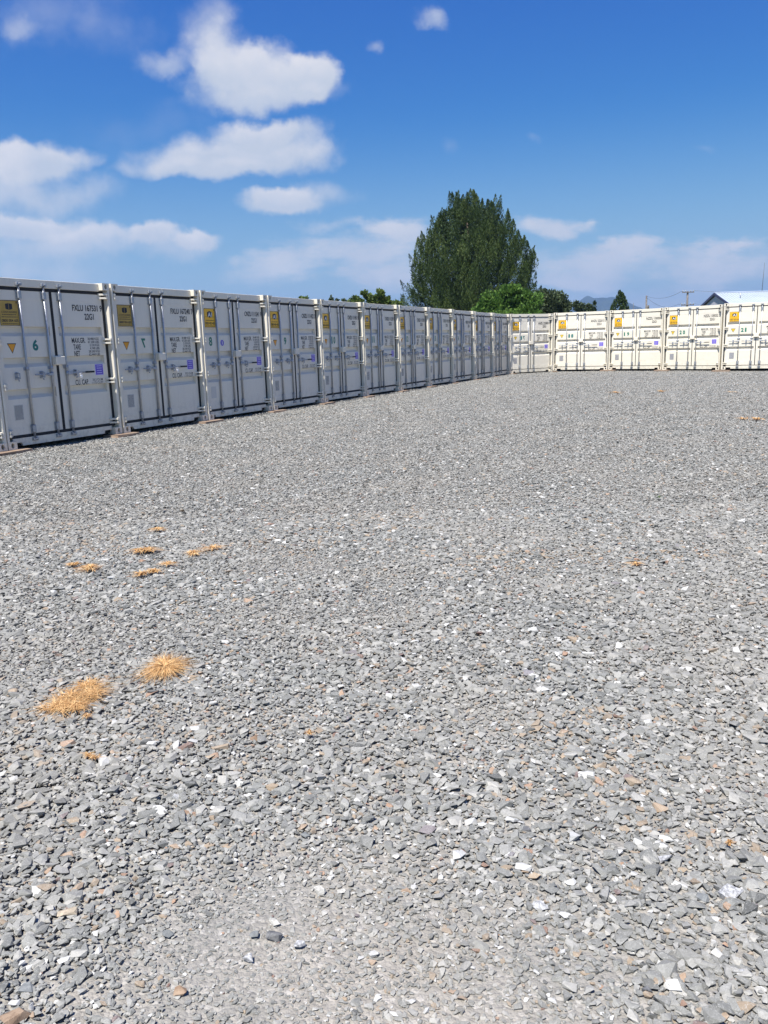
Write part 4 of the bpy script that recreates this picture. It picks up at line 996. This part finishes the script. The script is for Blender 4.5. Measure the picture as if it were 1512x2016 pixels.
broad_tree('broadleaf_tree', 'small loose dark tree with gappy crown between the olive tree and the cone shaped conifer', 62, [(1142,604,12,8),(1132,600,7,7),(1150,610,18,8),(1166,606,8,9),(1170,597,4,6),(1158,602,5,5),(1136,595,4,4),(1152,640,26,30)], 4500, 0.16, 'olive', 33, bias=-0.1)
# small cone-shaped conifer
Yc = 66.0; p0 = at(1219, 660, Yc); sm = link('conifer_tree', None, loc=(p0.x, Yc, 0)); tag(sm, 'small cone shaped conifer behind container 19, left of the utility poles', 'tree')
tz = at(1219, 577, Yc).z; s_ = Yc / FPX * 1.03; link('trunk', trunk_mesh(tz * 0.9, 0.12, 10, 9), sm, M['bark'])
rng = np.random.default_rng(12); CC, UU, TN, SZ = [], [], [], []
for i in range(190):
    u = rng.random() ** 0.8; z = tz * (1 - u) ; hw2 = np.interp(u * tz / s_, [0, 8, 18, 30, 60], [1, 7, 14, 18, 22]) * s_; th = rng.uniform(0, 6.283); n = 130
    c, up = plume((math.cos(th) * hw2 * .85, math.sin(th) * hw2 * .85, z - 0.5), 0.8, 0.22, rng, n, (0, 0)); CC.append(c); UU.append(up); TN.append(np.clip(rng.uniform(.1, .6) + rng.normal(0, .12, n), 0, 1)); SZ.append(rng.uniform(.09, .18, n))
v, f = leaf_soup(np.concatenate(CC), np.concatenate(SZ), np.concatenate(UU), rng, .38); link('crown', from_np('crown', v, f, np.concatenate(TN)), sm, M['conifer'])
# bushes over the left row
broad_tree('broadleaf_tree', 'yellow green tree with two lifted crowns showing above containers 10 and 11', 44, [(722,580,9,9),(716,576,6,5),(746,578,10,8),(740,588,9,9),(728,592,6,9),(752,586,7,8),(762,592,9,7),(765,587,4,5),(778,597,12,6),(700,588,12,6),(708,594,22,7),(745,602,30,10),(740,640,46,30)], 9500, 0.15, 'yellowgreen', 41, bias=0.05)
broad_tree('broadleaf_tree', 'top of a small dark tree showing above container 10 left of the yellow green tree', 52, [(651,587,5,6),(664,590,4,4),(655,596,12,5),(678,592,8,4),(660,640,20,30)], 2600, 0.14, 'olive', 42)
broad_tree('broadleaf_tree', 'tiny rounded treetop just showing over the middle of container 9', 42, [(600,586,9,5),(593,588,6,4),(600,640,16,34)], 1800, 0.13, 'yellowgreen', 43)

# ------------------------------------------------------------------ house with the pale roof
YR = 60.0; pk_ = at(1407, 576.5, YR); SL = 0.325; hw = 5.2; xg = pk_.x; zr = pk_.z
house = link('gabled_house', None, loc=(xg, YR, 0)); tag(house, 'low house with pale metal gable roof and navy trim behind containers 20 and 21', 'house')
LH = 17.0; ze = zr - SL * hw; m_ = MB()
m_.box(0.06, LH - 0.4, -hw + 0.6, hw - 0.6, 0, ze - 0.02)
for xx in (0.06, LH - 0.4): m_.poly([(xx, -hw + 0.6, ze - 0.02), (xx, hw - 0.6, ze - 0.02), (xx, 0, ze - 0.02 + SL * (hw - 0.6))])
link('wall', m_.mesh('wall'), house, M['clad'])
def roof_plane(sgn):
    m_ = MB(); n = 86; w_ = LH / n; nrm = 0.0
    for i in range(n):
        x0 = i * w_; zo = 0.0
        m_.poly([(x0, 0, zr), (x0 + w_, 0, zr), (x0 + w_, sgn * hw, ze), (x0, sgn * hw, ze)])
        m_.box(x0 - 0.015, x0 + 0.015, min(0.02*sgn, sgn * hw), max(0.02*sgn, sgn * hw), 0, 0.03) if False else None
        a = Vector((x0, 0.02 * sgn, zr + 0.004)); b = Vector((x0, sgn * hw, ze + 0.004)); m_.tube(a, b, 0.022, n=4)
    return m_.mesh('roof_plane')
for sg_ in (-1, 1): link('roof_plane', roof_plane(sg_), house, M['roof'])
link('ridge_cap', MB().box(-0.02, LH, -0.14, 0.14, zr - 0.035, zr + 0.04, 0.02).mesh('ridge_cap'), house, M['roof'])
for sg_ in (-1, 1):
    m_ = MB(); vs = []
    for x0 in (-0.05, -0.005):
        vs.append([m_.bm.verts.new((x0, y_, z_)) for y_, z_ in ((0, zr + 0.01), (sg_ * hw, ze + 0.01), (sg_ * hw, ze - 0.15), (0, zr - 0.17))])
    m_.bm.faces.new(vs[0]); m_.bm.faces.new(vs[1][::-1])
    for i in range(4): m_.bm.faces.new((vs[0][i], vs[0][(i+1) % 4], vs[1][(i+1) % 4], vs[1][i]))
    link('barge_board', m_.mesh('barge_board'), house, M['fascia'])
    m_ = MB(); m_.poly([(0.0, 0, zr - 0.10), (0.058, 0, zr - 0.10), (0.058, sg_ * hw, ze - 0.10), (0.0, sg_ * hw, ze - 0.10)]); link('soffit', m_.mesh('soffit'), house, M['clad'])
    link('gutter', MB().box(0, LH, min(sg_*hw, sg_*(hw+.12)), max(sg_*hw, sg_*(hw+.12)), ze - 0.14, ze - 0.02, .01).mesh('gutter'), house, M['fascia'])
link('vent_pipe', MB().tube((1.2, -1.5, zr - SL*1.5 - 0.1), (1.2, -1.5, zr - SL*1.5 + 0.35), 0.035).mesh('vent_pipe'), house, M['galvd'])
wd = link('window', MB().box(0.03, 0.058, -1.2, 0.4, 1.1, 2.0).mesh('window'), house, M['glass']); link('window_frame', MB().box(0.02, 0.05, -0.42, -0.38, 1.1, 2.0).mesh('window_frame'), wd, M['fascia'])
pa = at(1500, 573, YR); pb = at(1505.5, 517, YR)
ant = MB(); ant.tube((0, 0, -0.25), (pb.x - pa.x, 0, pb.z - pa.z), 0.022, 0.014, n=6); ant.box(-0.06, 0.06, -0.06, 0.06, -0.27, -0.17)
tag(link('radio_antenna', ant.mesh('radio_antenna'), m=M['wire'], loc=(pa.x, YR, pa.z)), 'thin whip antenna standing on the pale roof near the right edge', 'antenna')

# ------------------------------------------------------------------ utility poles and lines
def pole(px, pyt, Y, label, arms):
    t = at(px, pyt, Y); r_ = link('utility_pole', None, loc=(t.x, Y, 0)); tag(r_, label, 'utility pole', 'utility poles behind the sunlit containers')
    link('pole_shaft', MB().tube((0, 0, 0), (0, 0, t.z), 0.20, 0.14, n=10).mesh('pole_shaft'), r_, M['pole'])
    for (dz, hwid) in arms:
        a = link('crossarm', MB().box(-hwid, hwid, -0.24, -0.14, t.z - dz - 0.07, t.z - dz + 0.07, .01).mesh('crossarm'), r_, M['pole'])
        for xx in (-hwid + .1, -hwid * .45, hwid * .45, hwid - .1):
            m_ = MB(); m_.tube((xx, -0.19, t.z - dz + .07), (xx, -0.19, t.z - dz + .30), .05, .07, n=6); link('insulator', m_.mesh('insulator'), a, M['galvd'])
    return t
tA = pole(1354, 573.5, 130, 'utility pole with two crossarms to the left of the gabled roof', [(0.15, 0.92), (2.05, 1.0), (3.0, 0.55)])
tB = pole(1273, 582, 150, 'plain utility pole without crossarms, right of the small cone shaped conifer', [])
link('transformer', MB().tube((0.3, -0.1, tB.z - 2.4), (0.3, -0.1, tB.z - 1.7), .2, n=10).mesh('transformer'), bpy.data.objects['utility_pole.001'], M['pole'])
def wire(p, q, sag, label):
    cu = MB(); prev = None
    for i in range(17):
        t = i / 16; c = p.lerp(q, t) - Vector((0, 0, sag * 4 * t * (1 - t)))
        if prev is not None: cu.tube(prev, c, 0.022, n=4, cap=False)
        prev = c
    tag(link('power_line', cu.mesh('power_line'), m=M['wire']), label, 'power line', 'overhead power lines')
A0 = Vector((tA.x, 130, tA.z))
wire(A0 + Vector((.8, 0, 0.1)), at(1620, 563, 118), 0.5, 'power line running right from the topmost crossarm above the roof')
wire(A0 + Vector((.9, 0, -1.8)), at(1620, 612, 118), 0.8, 'power line running right from the lower crossarm')
wire(A0 + Vector((-.8, 0, 0.1)), Vector((tB.x, 150, tB.z - .1)), 0.7, 'power line joining the tops of the two utility poles')
wire(A0 + Vector((-.9, 0, -1.8)), at(1228, 607, 170), 0.8, 'power line sloping down left from the lower crossarm')
wire(Vector((tB.x, 150, tB.z - .3)), at(1318, 606, 138), 0.4, 'stay wire sloping down right from the plain utility pole')
m_ = MB(); q = at(1247, 604, 140)
tag(link('thin_mast', MB().tube((0, 0, 0), (0, 0, at(1247, 596, 140).z), .05, .03, n=6).mesh('thin_mast'), m=M['pole'], loc=(q.x, 140, 0)), 'thin distant mast just right of the small cone shaped conifer', 'mast')

# ------------------------------------------------------------------ distant mountain and air
YM = 3300.0; RID = [(900, 640), (1000, 625), (1080, 612), (1120, 606), (1141, 592), (1153, 581.5), (1162, 583), (1171, 586), (1190, 585), (1207, 583), (1222, 588), (1239, 597), (1257, 607), (1300, 622), (1400, 632), (1600, 640)]
xs = np.arange(880, 1620, 5.0); V, F = [], []; nd = 11
for i, px in enumerate(xs):
    py = float(np.interp(px, [r[0] for r in RID], [r[1] for r in RID])) + noise.noise(Vector((px * 0.11, 2.2, 0))) * 1.6
    t = at(px, py, YM)
    for j in range(nd):
        u = j / (nd - 1) * 2 - 1; hgt = t.z * (1 - abs(u) ** 1.25) * (1 + 0.12 * noise.noise(Vector((px * .05, u * 4, 1))) * (1 if abs(u) > .05 else 0))
        V.append((t.x * (1 + u * 0.0), YM + u * 620 + noise.noise(Vector((px * .03, 5, 2))) * 60, max(hgt, -3) - 2.0))
for i in range(len(xs) - 1):
    for j in range(nd - 1): F.append((i*nd + j, (i+1)*nd + j, (i+1)*nd + j + 1, i*nd + j + 1))
M['hill'] = mat('forested_hill', rough=0.95, build=varied((0.020, 0.030, 0.028), (0.040, 0.052, 0.042), 0.006, detail=6))
me = from_np('mountain', V, F); tag(link('mountain', me, m=M['hill']), kind='structure')
hm = bpy.data.materials.new('air'); hm.use_nodes = True; hn = NT(hm.node_tree); hn.n.clear()
pv = hn.new('ShaderNodeVolumePrincipled'); pv.inputs['Color'].default_value = (0.36, 0.62, 1.0, 1); pv.inputs['Density'].default_value = 0.00021; pv.inputs['Anisotropy'].default_value = 0.2
ho = hn.new('ShaderNodeOutputMaterial'); hn.l.new(pv.outputs[0], ho.inputs['Volume'])
hz_o = link('haze', MB().box(-4800, 4800, -4800, 4800, -3.5, 230).mesh('haze'), m=hm); tag(hz_o, kind='stuff')
